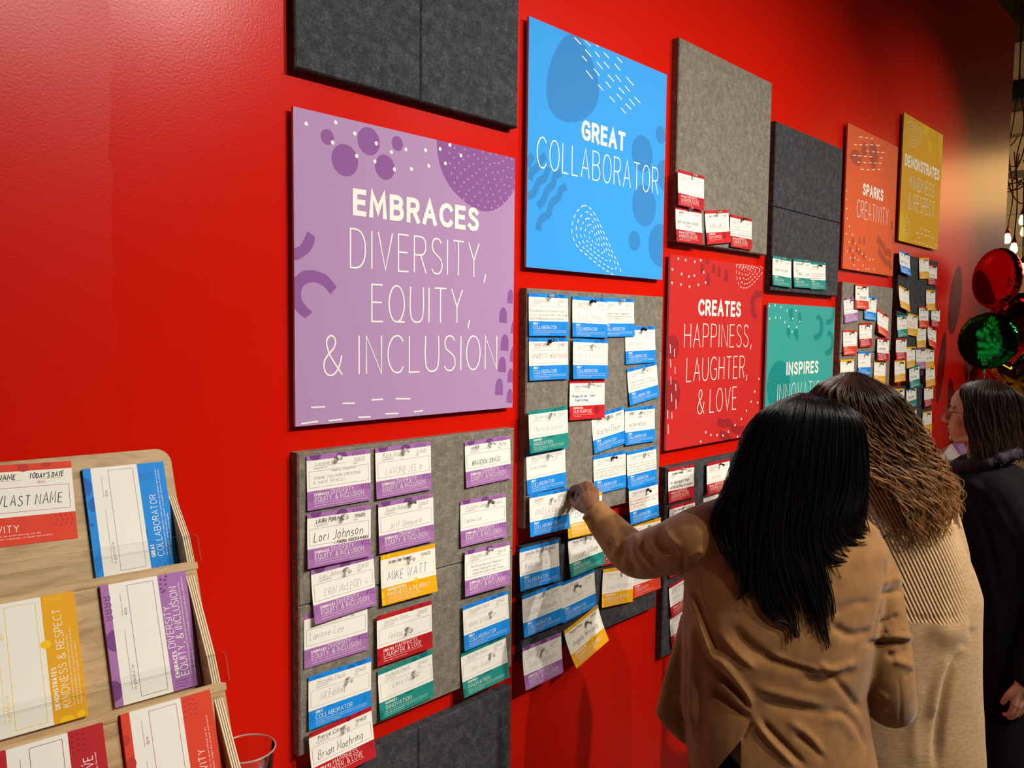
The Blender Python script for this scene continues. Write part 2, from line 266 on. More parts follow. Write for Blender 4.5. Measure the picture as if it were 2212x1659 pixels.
SIGN_ART = {
 'purple': [
  ('cd',(0.124,0.072,0.025)),
  ('cd',(0.191,0.135,0.052)),
  ('cd',(0.286,0.057,0.046)),
  ('cd',(0.354,0.133,0.042)),
  ('cd',(0.407,0.044,0.025)),
  ('pd',[(0.587,0.005),(0.592,0.049),(0.606,0.094),(0.633,0.137),(0.67,0.172),(0.715,0.198),(0.766,0.221),(0.817,0.229),(0.865,0.224),(0.913,0.204),(0.955,0.173),(0.986,0.139),(1.011,0.102),(1.066,-0.036),(1.065,-0.123),(0.819,-0.119),(0.587,-0.035)]),
  ('spots',(0.839,0.046),0.2,'l'),
  ('dots',[(0.046,0.045),(0.155,0.02),(0.229,0.042),(0.143,0.086),(0.237,0.114),(0.317,0.059),(0.311,0.12),(0.394,0.134),(0.381,0.078),(0.444,0.058),(0.534,0.046),(0.469,0.122),(0.549,0.099),(0.603,0.03),(0.629,0.078),(0.706,0.037),(0.65,0.008)]),
  ('pd',[(0.047,0.379),(0.077,0.395),(0.071,0.418),(0.055,0.443),(0.033,0.46),(0.006,0.473),(-0.002,0.473),(-0.002,0.436),(0.006,0.434),(0.021,0.426),(0.035,0.407)]),
  ('pd',[(-0.003,0.529),(0.008,0.522),(0.024,0.509),(0.043,0.503),(0.066,0.501),(0.094,0.505),(0.118,0.514),(0.138,0.53),(0.157,0.551),(0.133,0.575),(0.118,0.559),(0.098,0.546),(0.078,0.54),(0.06,0.54),(0.043,0.545),(0.029,0.558),(0.023,0.577),(0.027,0.597),(0.038,0.613),(0.065,0.635),(0.039,0.655),(0.023,0.646),(0.007,0.633),(-0.004,0.621)]),
  ('tomb',(0.963,0.577,0.994,0.58,0.983,0.522)),
  ('tomb',(0.918,0.656,0.961,0.659,0.942,0.595)),
  ('tomb',(0.985,0.7,1.016,0.701,1.006,0.645)),
  ('tomb',(0.927,0.767,0.972,0.77,0.953,0.703)),
  ('tomb',(0.982,0.814,1.018,0.817,1.004,0.751)),
  ('tomb',(0.915,0.853,0.959,0.856,0.939,0.792)),
  ('tomb',(0.968,0.896,0.999,0.899,0.988,0.841)),
  ('tomb',(0.898,0.944,0.942,0.948,0.924,0.879)),
  ('tomb',(0.964,0.979,0.997,0.982,0.985,0.923)),
  ('dash',[(0.022,0.992,0.081,0.989),(0.125,0.99,0.176,0.989),(0.243,0.987,0.291,0.989),(0.357,0.983,0.412,0.985),(0.485,0.984,0.526,0.983),(0.059,0.942,0.109,0.943),(0.179,0.936,0.226,0.938),(0.297,0.931,0.344,0.931),(0.402,0.932,0.466,0.936)]),
  ('text','EMBRACES',1,0.221,0.801,0.31,0.089),
  ('text','DIVERSITY,',0,0.208,0.806,0.483,0.128),
  ('text','EQUITY,',0,0.295,0.721,0.661,0.126),
  ('text','& INCLUSION',0,0.103,0.908,0.84,0.13),
 ],
 'blue': [
  ('pd',[(0.259,0.001),(0.298,-0.004),(0.327,0.003),(0.356,0.02),(0.392,0.05),(0.426,0.095),(0.454,0.15),(0.463,0.188),(0.457,0.233),(0.428,0.283),(0.387,0.32),(0.341,0.345),(0.279,0.365),(0.224,0.371),(0.18,0.365),(0.147,0.349),(0.123,0.32),(0.11,0.279),(0.111,0.238),(0.123,0.181),(0.153,0.113),(0.194,0.051),(0.226,0.019)]),
  ('cd',(0.958,0.297,0.043)),
  ('cd',(0.806,0.413,0.087)),
  ('cd',(1.0,0.485,0.073)),
  ('cd',(0.831,0.654,0.099)),
  ('cd',(0.756,0.829,0.047)),
  ('cd',(0.977,0.832,0.105)),
  ('dash',[(0.287,0.01,0.329,0.026),(0.348,-0.001,0.393,0.016),(0.432,-0.0,0.452,0.005),(0.361,0.041,0.401,0.06),(0.43,0.033,0.461,0.048),(0.492,0.021,0.53,0.036),(0.339,0.073,0.371,0.086),(0.591,0.018,0.628,0.031),(0.444,0.074,0.484,0.094),(0.495,0.061,0.533,0.079),(0.573,0.05,0.614,0.069),(0.423,0.108,0.463,0.128),(0.369,0.128,0.414,0.152),(0.525,0.11,0.57,0.129),(0.582,0.098,0.622,0.118),(0.664,0.088,0.722,0.113),(0.511,0.144,0.546,0.161),(0.456,0.17,0.49,0.185),(0.61,0.148,0.65,0.165),(0.657,0.131,0.693,0.147),(0.594,0.18,0.631,0.195),(0.542,0.202,0.576,0.218),(0.733,0.164,0.776,0.181),(0.692,0.183,0.736,0.202),(0.662,0.209,0.705,0.225),(0.628,0.235,0.665,0.251)]),
  ('w',[(0.104,0.538),(0.082,0.555),(0.072,0.578),(0.046,0.6),(0.025,0.617),(0.019,0.638)],0.021),
  ('w',[(0.126,0.584),(0.119,0.606),(0.105,0.626),(0.073,0.645),(0.053,0.676),(0.037,0.699),(0.006,0.711)],0.021),
  ('w',[(0.205,0.592),(0.177,0.605),(0.161,0.643),(0.123,0.674),(0.102,0.715),(0.073,0.742)],0.021),
  ('w',[(0.24,0.644),(0.217,0.658),(0.196,0.693),(0.151,0.727),(0.136,0.769),(0.087,0.799),(0.074,0.821),(0.072,0.838)],0.021),
  ('w',[(0.029,0.55),(0.014,0.566),(0.001,0.592)],0.021),
  ('ring',[(0.369,0.708),(0.405,0.712),(0.44,0.733),(0.479,0.771),(0.515,0.812),(0.552,0.854),(0.583,0.895),(0.618,0.934),(0.65,0.978),(0.657,1.003),(0.61,1.002),(0.563,0.989),(0.524,0.977),(0.478,0.959),(0.437,0.942),(0.393,0.922),(0.343,0.9),(0.313,0.876),(0.291,0.84),(0.288,0.807),(0.301,0.769),(0.33,0.732)],(0.437,0.839),(1,0.8,0.6,0.4,0.2)),
  ('text','GREAT',1,0.343,0.666,0.427,0.087),
  ('text','COLLABORATOR',0,0.055,0.945,0.587,0.124),
 ],
 'red': [
  ('dots',[(0.074,0.017),(0.143,0.02),(0.232,0.022),(0.021,0.075),(0.108,0.093),(0.178,0.102),(0.232,0.094),(0.325,0.071),(0.021,0.142),(0.104,0.147),(0.187,0.154),(0.273,0.141),(0.349,0.125),(0.291,0.01),(1.007,0.609),(0.991,0.666),(0.944,0.74),(0.903,0.798),(0.986,0.809),(0.849,0.848),(0.79,0.892),(0.716,0.922),(0.642,0.955),(0.582,0.971),(0.515,0.963),(0.447,0.956),(0.393,0.937),(0.342,0.983),(0.749,0.994)]),
  ('tomb',(0.292,0.076,0.323,0.077,0.311,0.021)),
  ('tomb',(0.337,0.024,0.381,0.026,0.358,-0.008)),
  ('tomb',(0.413,0.069,0.443,0.07,0.428,0.014)),
  ('tomb',(0.475,0.087,0.505,0.088,0.49,0.031)),
  ('tomb',(0.546,0.107,0.589,0.11,0.568,0.042)),
  ('tomb',(0.35,0.137,0.393,0.141,0.371,0.073)),
  ('ring',[(0.679,0.006),(0.683,0.069),(0.7,0.105),(0.731,0.129),(0.777,0.135),(0.838,0.124),(0.929,0.074),(1.022,0.013),(0.972,0.001),(0.861,-0.001),(0.768,0.0)],(0.809,0.037),(1,0.75,0.5,0.25)),
  ('pd',[(1.031,0.153),(0.941,0.142),(0.895,0.158),(0.865,0.193),(0.857,0.231),(0.871,0.275),(0.916,0.315),(0.952,0.296),(0.922,0.262),(0.907,0.229),(0.918,0.195),(0.952,0.181),(1.034,0.191)]),
  ('cd',(0.038,0.468,0.062)),
  ('cd',(0.043,0.714,0.082)),
  ('dash',[(0.016,0.456,0.023,0.498),(0.058,0.48,0.059,0.518),(0.023,0.532,0.028,0.57),(0.068,0.571,0.069,0.606),(0.03,0.621,0.034,0.658),(0.078,0.66,0.082,0.693),(0.04,0.708,0.044,0.747),(0.084,0.74,0.086,0.787),(0.009,0.792,0.011,0.833),(0.047,0.806,0.051,0.837),(0.015,0.866,0.019,0.911)]),
  ('w',[(0.527,0.886),(0.585,0.905),(0.644,0.902),(0.69,0.936),(0.766,0.957),(0.828,0.958)],0.03),
  ('w',[(0.553,0.964),(0.619,0.981),(0.679,1.013)],0.03),
  ('text','CREATES',1,0.279,0.745,0.302,0.087),
  ('text','HAPPINESS,',0,0.148,0.844,0.472,0.125),
  ('text','LAUGHTER,',0,0.178,0.809,0.651,0.124),
  ('text','& LOVE',0,0.297,0.726,0.83,0.128),
 ],
 'teal': [
  ('dots',[(0.012,0.018),(0.088,0.012),(0.166,0.02),(0.256,0.04),(0.384,0.037),(0.021,0.095),(0.102,0.086),(0.165,0.086),(0.227,0.113),(0.337,0.088),(0.446,0.106),(0.289,0.138),(0.401,0.142),(0.336,0.171)]),
  ('pd',[(0.275,0.038),(0.328,0.017),(0.344,0.057),(0.341,0.091),(0.329,0.109),(0.3,0.087)]),
  ('pd',[(0.411,0.056),(0.454,0.044),(0.468,0.084),(0.464,0.121),(0.443,0.115)]),
  ('pd',[(0.255,0.151),(0.3,0.143),(0.312,0.184),(0.305,0.212),(0.291,0.213),(0.268,0.189)]),
  ('pd',[(0.362,0.161),(0.418,0.15),(0.428,0.192),(0.425,0.228),(0.397,0.218),(0.37,0.188)]),
  ('pd',[(0.693,0.067),(0.716,0.053),(0.766,0.066),(0.807,0.101),(0.814,0.142),(0.798,0.187),(0.758,0.218),(0.715,0.225),(0.67,0.223),(0.667,0.19),(0.712,0.185),(0.747,0.165),(0.761,0.133),(0.747,0.102),(0.719,0.087),(0.695,0.087)]),
  ('pd',[(0.999,-0.008),(1.009,0.029),(0.995,0.07),(0.958,0.103),(0.914,0.12),(0.858,0.118),(0.857,0.084),(0.905,0.084),(0.948,0.058),(0.96,0.025),(0.954,-0.007)]),
  ('pd',[(0.888,0.175),(0.912,0.161),(0.959,0.172),(0.997,0.209),(1.006,0.251),(0.987,0.293),(0.944,0.325),(0.906,0.333),(0.86,0.328),(0.861,0.295),(0.907,0.29),(0.945,0.269),(0.957,0.237),(0.939,0.205),(0.91,0.196),(0.888,0.196)]),
  ('cd',(0.177,0.51,0.159)),
  ('spots',(0.177,0.51),0.16,'l'),
  ('text','INSPIRES',1,0.272,0.756,0.446,0.083),
  ('text','INNOVATION',0,0.159,0.873,0.618,0.118),
 ],
 'orange': [
  ('pd',[(0.157,0.158),(0.238,0.169),(0.277,0.204),(0.253,0.249),(0.2,0.266),(0.113,0.255),(0.064,0.23),(0.064,0.194),(0.104,0.169)]),
  ('pd',[(0.313,0.076),(0.349,0.093),(0.365,0.14),(0.336,0.187),(0.291,0.19),(0.258,0.15),(0.271,0.102)]),
  ('pd',[(0.447,0.049),(0.506,0.058),(0.571,0.107),(0.582,0.165),(0.548,0.222),(0.492,0.243),(0.43,0.214),(0.408,0.159),(0.41,0.091)]),
  ('pd',[(0.912,0.579),(0.951,0.575),(0.958,0.638),(0.912,0.647)]),
  ('pd',[(0.951,0.684),(0.976,0.677),(0.985,0.749),(0.945,0.748)]),
  ('dash',[(0.205,0.06,0.266,0.051),(0.321,0.046,0.372,0.04),(0.422,0.035,0.467,0.025),(0.117,0.128,0.168,0.123),(0.211,0.115,0.271,0.104),(0.326,0.097,0.371,0.088),(0.422,0.077,0.477,0.07),(0.53,0.064,0.608,0.053),(0.346,0.134,0.4,0.128),(0.459,0.122,0.513,0.116),(0.554,0.109,0.599,0.103),(0.649,0.097,0.705,0.088),(0.104,0.205,0.163,0.197),(0.199,0.192,0.253,0.187),(0.301,0.178,0.357,0.172),(0.407,0.166,0.463,0.158),(0.623,0.14,0.676,0.133),(0.193,0.239,0.236,0.232),(0.302,0.224,0.355,0.219),(0.411,0.207,0.457,0.203),(0.517,0.194,0.564,0.189),(0.604,0.184,0.656,0.174),(0.258,0.277,0.318,0.271),(0.372,0.265,0.417,0.26),(0.476,0.249,0.524,0.24),(0.585,0.23,0.632,0.224)]),
  ('dots',[(0.008,0.463),(0.013,0.521),(0.032,0.583),(0.051,0.649),(0.09,0.699),(0.043,0.756),(0.153,0.753),(0.098,0.809),(0.208,0.81),(0.071,0.876),(0.168,0.864),(0.276,0.846),(0.348,0.874),(0.416,0.889),(0.133,0.916),(0.212,0.911),(0.282,0.924),(0.202,0.965),(0.371,0.956),(0.504,0.904),(0.564,0.897),(0.276,0.991),(0.441,0.976),(0.49,0.975),(0.591,0.967)]),
  ('tomb',(0.149,0.823,0.197,0.826,0.17,0.77)),
  ('tomb',(0.278,0.804,0.312,0.806,0.291,0.754)),
  ('tomb',(0.359,0.802,0.398,0.803,0.376,0.747)),
  ('tomb',(0.104,0.88,0.138,0.882,0.118,0.83)),
  ('tomb',(0.227,0.867,0.268,0.875,0.243,0.822)),
  ('tomb',(0.282,0.884,0.323,0.889,0.297,0.838)),
  ('tomb',(0.161,0.942,0.209,0.945,0.181,0.883)),
  ('tomb',(0.363,0.909,0.414,0.912,0.385,0.852)),
  ('w',[(0.642,0.734),(0.719,0.767),(0.772,0.789),(0.826,0.821),(0.916,0.828),(0.932,0.854)],0.035),
  ('w',[(0.664,0.82),(0.729,0.851),(0.782,0.878),(0.835,0.901),(0.926,0.913),(0.948,0.944)],0.035),
  ('text','SPARKS',1,0.313,0.719,0.452,0.085),
  ('text','CREATIVITY',0,0.211,0.847,0.619,0.122),
 ],
 'yellow': [
  ('pd',[(0.662,0.093),(0.713,0.124),(0.72,0.171),(0.662,0.205),(0.612,0.18),(0.605,0.128)]),
  ('pd',[(0.788,0.091),(0.819,0.125),(0.798,0.154),(0.771,0.128)]),
  ('pd',[(0.479,-0.004),(0.618,0.004),(0.61,0.054),(0.553,0.088),(0.49,0.075)]),
  ('pd',[(0.68,0.002),(0.792,0.006),(0.776,0.049),(0.721,0.065),(0.68,0.046)]),
  ('pd',[(0.872,-0.003),(1.021,-0.005),(1.009,0.245),(0.94,0.236),(0.887,0.144)]),
  ('pd',[(0.011,0.765),(0.097,0.802),(0.134,0.873),(0.171,0.944),(0.096,1.007),(-0.013,1.007),(-0.05,0.818)]),
  ('dash',[(0.499,0.856,0.547,0.854),(0.6,0.858,0.661,0.856),(0.7,0.864,0.747,0.863),(0.41,0.904,0.463,0.902),(0.523,0.9,0.584,0.899),(0.628,0.904,0.69,0.904),(0.74,0.901,0.778,0.901),(0.811,0.908,0.869,0.907),(0.444,0.937,0.504,0.935),(0.384,0.975,0.435,0.974),(0.48,0.976,0.534,0.976),(0.577,0.978,0.626,0.978),(0.679,0.98,0.732,0.98),(0.79,0.984,0.848,0.983),(0.872,0.99,0.937,0.988),(0.916,0.956,0.965,0.955)]),
  ('ring',[(0.073,0.077),(0.138,0.049),(0.266,0.046),(0.414,0.061),(0.492,0.085),(0.452,0.125),(0.315,0.201),(0.191,0.236),(0.124,0.215),(0.09,0.166),(0.072,0.114)],(0.248,0.128),(1,0.72,0.45,0.2)),
  ('ring',[(0.139,0.802),(0.211,0.818),(0.248,0.88),(0.227,0.939),(0.162,0.982),(0.127,0.929),(0.104,0.857)],(0.178,0.887),(1,0.6)),
  ('text','DEMONSTRATES',1,0.06,0.942,0.402,0.093),
  ('text','KINDNESS',0,0.196,0.826,0.561,0.104),
  ('text','& RESPECT',0,0.179,0.849,0.726,0.125),
 ],
}
# ------------------------------------------------------------------ materials of the wall
def mat_red_wall():
    m = mat('red_gloss_paint', (204, 22, 6), .3, .16)
    mp = coords(m)
    a = nz(m, mp, 210, 2, .55); c = nz(m, mp, 900, 1, .5); lo = nz(m, mp, 2.2, 2)
    mx = node(m, 'ShaderNodeMath', operation='MULTIPLY_ADD'); wire(m, c, 'Fac', mx, 0); mx.inputs[1].default_value = .3; wire(m, a, 'Fac', mx, 2)
    bump(m, mx, 'Value', .14, .0012)
    # a touched-up patch with a ragged edge at the near end has more gloss than the rest
    sx = node(m, 'ShaderNodeSeparateXYZ'); wire(m, mp, 'Vector', sx, 0)
    rg = nz(m, mp, 14, 4, .65)
    ad = node(m, 'ShaderNodeMath', operation='MULTIPLY_ADD'); wire(m, rg, 'Fac', ad, 0); ad.inputs[1].default_value = .05; wire(m, sx, 'X', ad, 2)
    lt = node(m, 'ShaderNodeMath', operation='LESS_THAN'); wire(m, ad, 'Value', lt, 0); lt.inputs[1].default_value = .535
    r1 = node(m, 'ShaderNodeMath', operation='MULTIPLY_ADD'); wire(m, lt, 'Value', r1, 0); r1.inputs[1].default_value = .06; r1.inputs[2].default_value = .21
    r2 = node(m, 'ShaderNodeMath', operation='MULTIPLY_ADD'); wire(m, lo, 'Fac', r2, 0); r2.inputs[1].default_value = .06; wire(m, r1, 'Value', r2, 2)
    wire(m, r2, 'Value', bsdf(m), 'Roughness')
    return m
def mat_felt(name, dark, mid, light):
    m = mat(name, mid, .95, .15)
    mp = coords(m)
    a = nz(m, mp, 260, 3, .65, 1.2); b = nz(m, mp, 55, 3, .6); f = nz(m, coords(m, (1, .25, 1), (0, 0, .5)), 420, 2, .7, 2.5)
    mx = node(m, 'ShaderNodeMath', operation='ADD'); wire(m, a, 'Fac', mx, 0); wire(m, f, 'Fac', mx, 1)
    m2 = node(m, 'ShaderNodeMath', operation='MULTIPLY_ADD'); wire(m, b, 'Fac', m2, 0); m2.inputs[1].default_value = .7; wire(m, mx, 'Value', m2, 2)
    m3 = node(m, 'ShaderNodeMath', operation='MULTIPLY'); wire(m, m2, 'Value', m3, 0); m3.inputs[1].default_value = .37
    r = ramp(m, m3, 'Value', [(.36, dark), (.5, mid), (.62, light)])
    wire(m, r, 'Color', bsdf(m), 'Base Color'); bump(m, mx, 'Value', .5, .002)
    return m
M_WALL = mat_red_wall()
M_GREY = mat_felt('grey_felt', (92, 86, 76), (126, 119, 106), (166, 158, 142))
M_DARK = mat_felt('charcoal_felt', (40, 41, 43), (62, 63, 66), (98, 99, 102))

# ------------------------------------------------------------------ room shell
WALL_END, WALL_TOP = 6.24, 3.81
tag(box('wall_back', -3.2, WALL_END, 0, .3, 0, WALL_TOP, M_WALL), kind='structure')
M_FLOOR = mat('grey_concrete_floor', (120, 112, 104), .45, .4)
_n = nz(M_FLOOR, coords(M_FLOOR), 3, 5, .6); wire(M_FLOOR, ramp(M_FLOOR, _n, 'Fac', [(.3, (104, 98, 92)), (.7, (136, 128, 118))]), 'Color', bsdf(M_FLOOR), 'Base Color')
tag(box('floor', -8, 16, -9, 9, -.12, 0, M_FLOOR), kind='structure')
M_CEIL = mat('dark_ceiling_paint', (58, 50, 42), .9, .2)
tag(box('ceiling', -8, 16, -9, 9, 5.2, 5.35, M_CEIL), kind='structure')
M_FAR = mat('beige_wall_paint', (196, 168, 130), .8, .3)
tag(box('wall_far', 12.4, 12.6, -9, 9, 0, 5.2, M_FAR), kind='structure')
tag(box('wall_front', -8, 16, -9.2, -9, 0, 5.2, M_FAR), kind='structure')
tag(box('wall_left', -8.2, -8, -9, 9, 0, 5.2, M_FAR), kind='structure')

# ------------------------------------------------------------------ felt boards: every square is two half tiles
TH = .026
def tile(x, z, w, h, m, label, group=None):
    """bevelled felt tile, x/z = top-left corner of its face"""
    c = .0035
    def ring(i, y): return [(x+i, y, z-i), (x+w-i, y, z-i), (x+w-i, y, z-h+i), (x+i, y, z-h+i)]
    v = ring(0, 0) + ring(0, -TH+c) + ring(c*.8, -TH); f = [(3, 2, 1, 0), (8, 9, 10, 11)]
    for k in (0, 4):
        f += [(k+i, k+(i+1) % 4, k+4+(i+1) % 4, k+4+i) for i in range(4)]
    cx, cz = x+w/2, z-h/2
    o = mesh('felt_tile', [(a-cx, b, d-cz) for a, b, d in v], [q[::-1] for q in f], [m]); o.location = (cx, 0, cz)
    return tag(o, label, 'felt board', group)
S, G1 = .6096, .0012
def square(x, z, m, la, lb, vertical=False):
    h = S/2
    if vertical:
        tile(x, z, h-G1/2, S, m, la, 'felt pin boards'); tile(x+h+G1/2, z, h-G1/2, S, m, lb, 'felt pin boards')
    else:
        tile(x, z, S, h-G1/2, m, la, 'felt pin boards'); tile(x, z-h-G1/2, S, h-G1/2, m, lb, 'felt pin boards')
Z = CAM_Z
square(.834, Z+1.098, M_DARK, 'charcoal felt tile above the purple sign, nearer the bare wall', 'charcoal felt tile above the purple sign, nearer the blue sign', True)
square(.8335, Z-.2435, M_GREY, 'upper grey felt tile directly below the purple sign', 'lower grey felt tile of the pair below the purple sign')
square(.834, Z-.902, M_DARK, 'charcoal felt tile lowest on the wall, nearer the card stand', 'charcoal felt tile lowest on the wall, farther from the card stand', True)
square(1.484, Z+.1045, M_GREY, 'grey felt tile below the blue sign, on the side of the purple sign', 'grey felt tile below the blue sign, on the side of the red sign', True)
tile(1.4805, Z-.553, S, .305, M_DARK, 'short charcoal felt tile under the board where the woman is pinning', 'felt pin boards')
tile(2.1495, Z+.8885, S, S, M_GREY, 'plain square grey felt board over the red sign, four cards along its bottom', 'felt pin boards')
square(2.1325, Z-.4245, M_DARK, 'charcoal felt tile right below the red sign, partly behind the raised arm', 'charcoal felt tile under the arm, beside the camel blazer')
square(2.8, Z+.764, M_DARK, 'empty upper charcoal felt tile over the teal sign', 'charcoal felt tile just above the teal sign, three teal cards pinned')
square(3.46, Z+.219, M_GREY, 'upper grey felt tile just below the orange sign', 'grey felt tile below the orange sign, lower half behind curly hair')
square(4.135, Z+.39, M_DARK, 'upper charcoal felt tile just below the yellow sign', 'second charcoal felt tile below the yellow sign')
square(4.135, Z-.262, M_DARK, 'third charcoal felt tile below the yellow sign', 'lowest charcoal felt tile below the yellow sign')

# ------------------------------------------------------------------ coloured signs
M_WHITE = mat('white_print', (243, 240, 230), .5, .3)
SIGN_COL = {'purple': ((176, 140, 184), (140, 88, 152)), 'blue': ((52, 158, 236), (48, 132, 200)), 'red': ((196, 38, 36), (152, 32, 38)),
            'teal': ((54, 158, 150), (12, 134, 130)), 'orange': ((214, 88, 42), (168, 70, 42)), 'yellow': ((214, 158, 22), (214, 178, 10))}
SIGN_POS = {'purple': (.8337, .4172), 'blue': (1.4873, .7663), 'red': (2.1389, .237), 'teal': (2.7993, .1086), 'orange': (3.4719, .8859), 'yellow': (4.1427, 1.0621)}
M_EDGE = mat('sign_board_edge', (206, 178, 176), .6, .3)
ST = .018
def sign(key):
    base, dark = SIGN_COL[key]
    mb = mat(key+'_sign_face', base, .6, .2); md = mat(key+'_sign_shape', dark, .6, .2)
    a = Art((-S/2, S/2, -S/2, S/2))
    P = lambda u, v: ((u-.5)*S, (.5-v)*S)
    wm = 2
    for e in SIGN_ART[key]:
        k = e[0]
        if k == 'cd': u, v, r = e[1]; a.ellipse(*P(u, v), r*S, r*S, 1, 1, 40)
        elif k == 'pd': a.poly([q[:2] for q in smooth_line([P(*q) for q in e[1]+e[1][:1]], 4, 50)][:-1], 1, 1)
        elif k == 'dots': a.dots([P(*q) for q in e[1]], .0042, 4, wm, 12)
        elif k == 'dash':
            for q in e[1]: a.line([P(*q[:2]), P(*q[2:])], .0032, 4, wm, .001)
        elif k == 'w': a.line([q[:2] for q in smooth_line([P(*q) for q in e[1]], 5, 80)], e[2]*S*1.6, 1, 1, .004)
        elif k == 'tomb':
            u0, v0, u1, v1, ut, vt = e[1]; A, B, T = Vector(P(u0, v0)), Vector(P(u1, v1)), Vector(P(ut, vt)); h = T-(A+B)/2
            a.poly([A[:], B[:]]+[((A+B)/2+(B-A)/2*cos(t)+h*(.45+.55*sin(t)))[:] for t in [pi*i/10 for i in range(11)]], 1, 1)
        elif k == 'spots':
            u, v = e[1]
            for j, rr in enumerate((.02, .045, .07, .095, .12, .145, .168, .19)):
                if rr > e[2]: break
                n = max(4, int(rr*2*pi/.036))
                a.dots([P(u+rr*cos(2*pi*i/n+j*.7), v+rr*sin(2*pi*i/n+j*.7)) for i in range(n)], .0027, 2, 3, 8)
        elif k == 'ring':
            c = Vector(P(*e[2])); pts = [Vector(q[:2]) for q in smooth_line([P(*q) for q in e[1]+e[1][:1]], 6, 70)]
            for sc in e[3]:
                acc = 0; seg = []; on = True; LN = (.0125*(.5+.5*sc), .0075)
                Q = [c+(q-c)*sc for q in pts]
                for i in range(len(Q)-1):
                    nsub = max(1, int((Q[i+1]-Q[i]).length/.0012))
                    for t in range(nsub):
                        q = Q[i]+(Q[i+1]-Q[i])*(t/nsub)
                        if on: seg.append(q[:])
                        acc += (Q[i+1]-Q[i]).length/nsub
                        if acc > LN[0 if on else 1]:
                            if on and len(seg) > 1: a.line(seg[::3]+seg[-1:], .0027, 4, wm)
                            acc = 0; on = not on; seg = []
        elif k == 'text':
            t, bold, u0, u1, vb, cap = e[1:]
            c = cap*S; x, y = P(u0, vb)
            if bold: w = c*.2; a.text(t, x, y+w/2, c-w, 4, wm, w=w, track=.34, fit=(u1-u0)*S, ext=w*.48)
            else: a.text(t, x, y, c, 4, wm, w=.0034, track=.24, fit=(u1-u0)*S, sm=4, space=.3)
    h = S/2
    v = [(-h, -h, -ST), (h, -h, -ST), (h, h, -ST), (-h, h, -ST), (-h, -h, 0), (h, -h, 0), (h, h, 0), (-h, h, 0)]
    v = [(a, b, c if c == 0 else -.007) for a, b, c in v]
    f = [(3, 2, 1, 0), (4, 5, 6, 7), (0, 1, 5, 4), (1, 2, 6, 5), (2, 3, 7, 6), (3, 0, 4, 7)]; mi = [4, 0, 4, 4, 4, 4]
    for sx in (-.2, .2):   # four spacers hold the sheet off the wall
        for sz in (-.2, .2):
            bv, bf = box_data(sx-.02, sx+.02, sz-.02, sz+.02, -ST, -.0065); k0 = len(v); v += bv; f += [tuple(i+k0 for i in q) for q in bf]; mi += [4]*6
    n0 = len(v); v += [(p[0], p[1], .00012*p[2]) for p in a.v]; f += [tuple(i+n0 for i in q) for q in a.f]; mi += a.m
    o = mesh('message_sign', v, f, [mb, md, M_WHITE, mb, M_EDGE], idx=mi)
    x, z = SIGN_POS[key]; frame(o, (x+h, -ST, Z+z-h), (1, 0, 0), (0, 0, 1))
    lab = {'purple': 'square purple sign reading embraces diversity, equity and inclusion', 'blue': 'square bright blue sign reading great collaborator',
           'red': 'square red sign reading creates happiness, laughter and love', 'teal': 'square teal sign reading inspires innovation, above dark hair',
           'orange': 'square orange sign reading sparks creativity', 'yellow': 'square yellow sign reading demonstrates kindness and respect'}[key]
    tag(o, lab, 'sign', 'coloured message signs')
for _k in SIGN_ART: sign(_k)
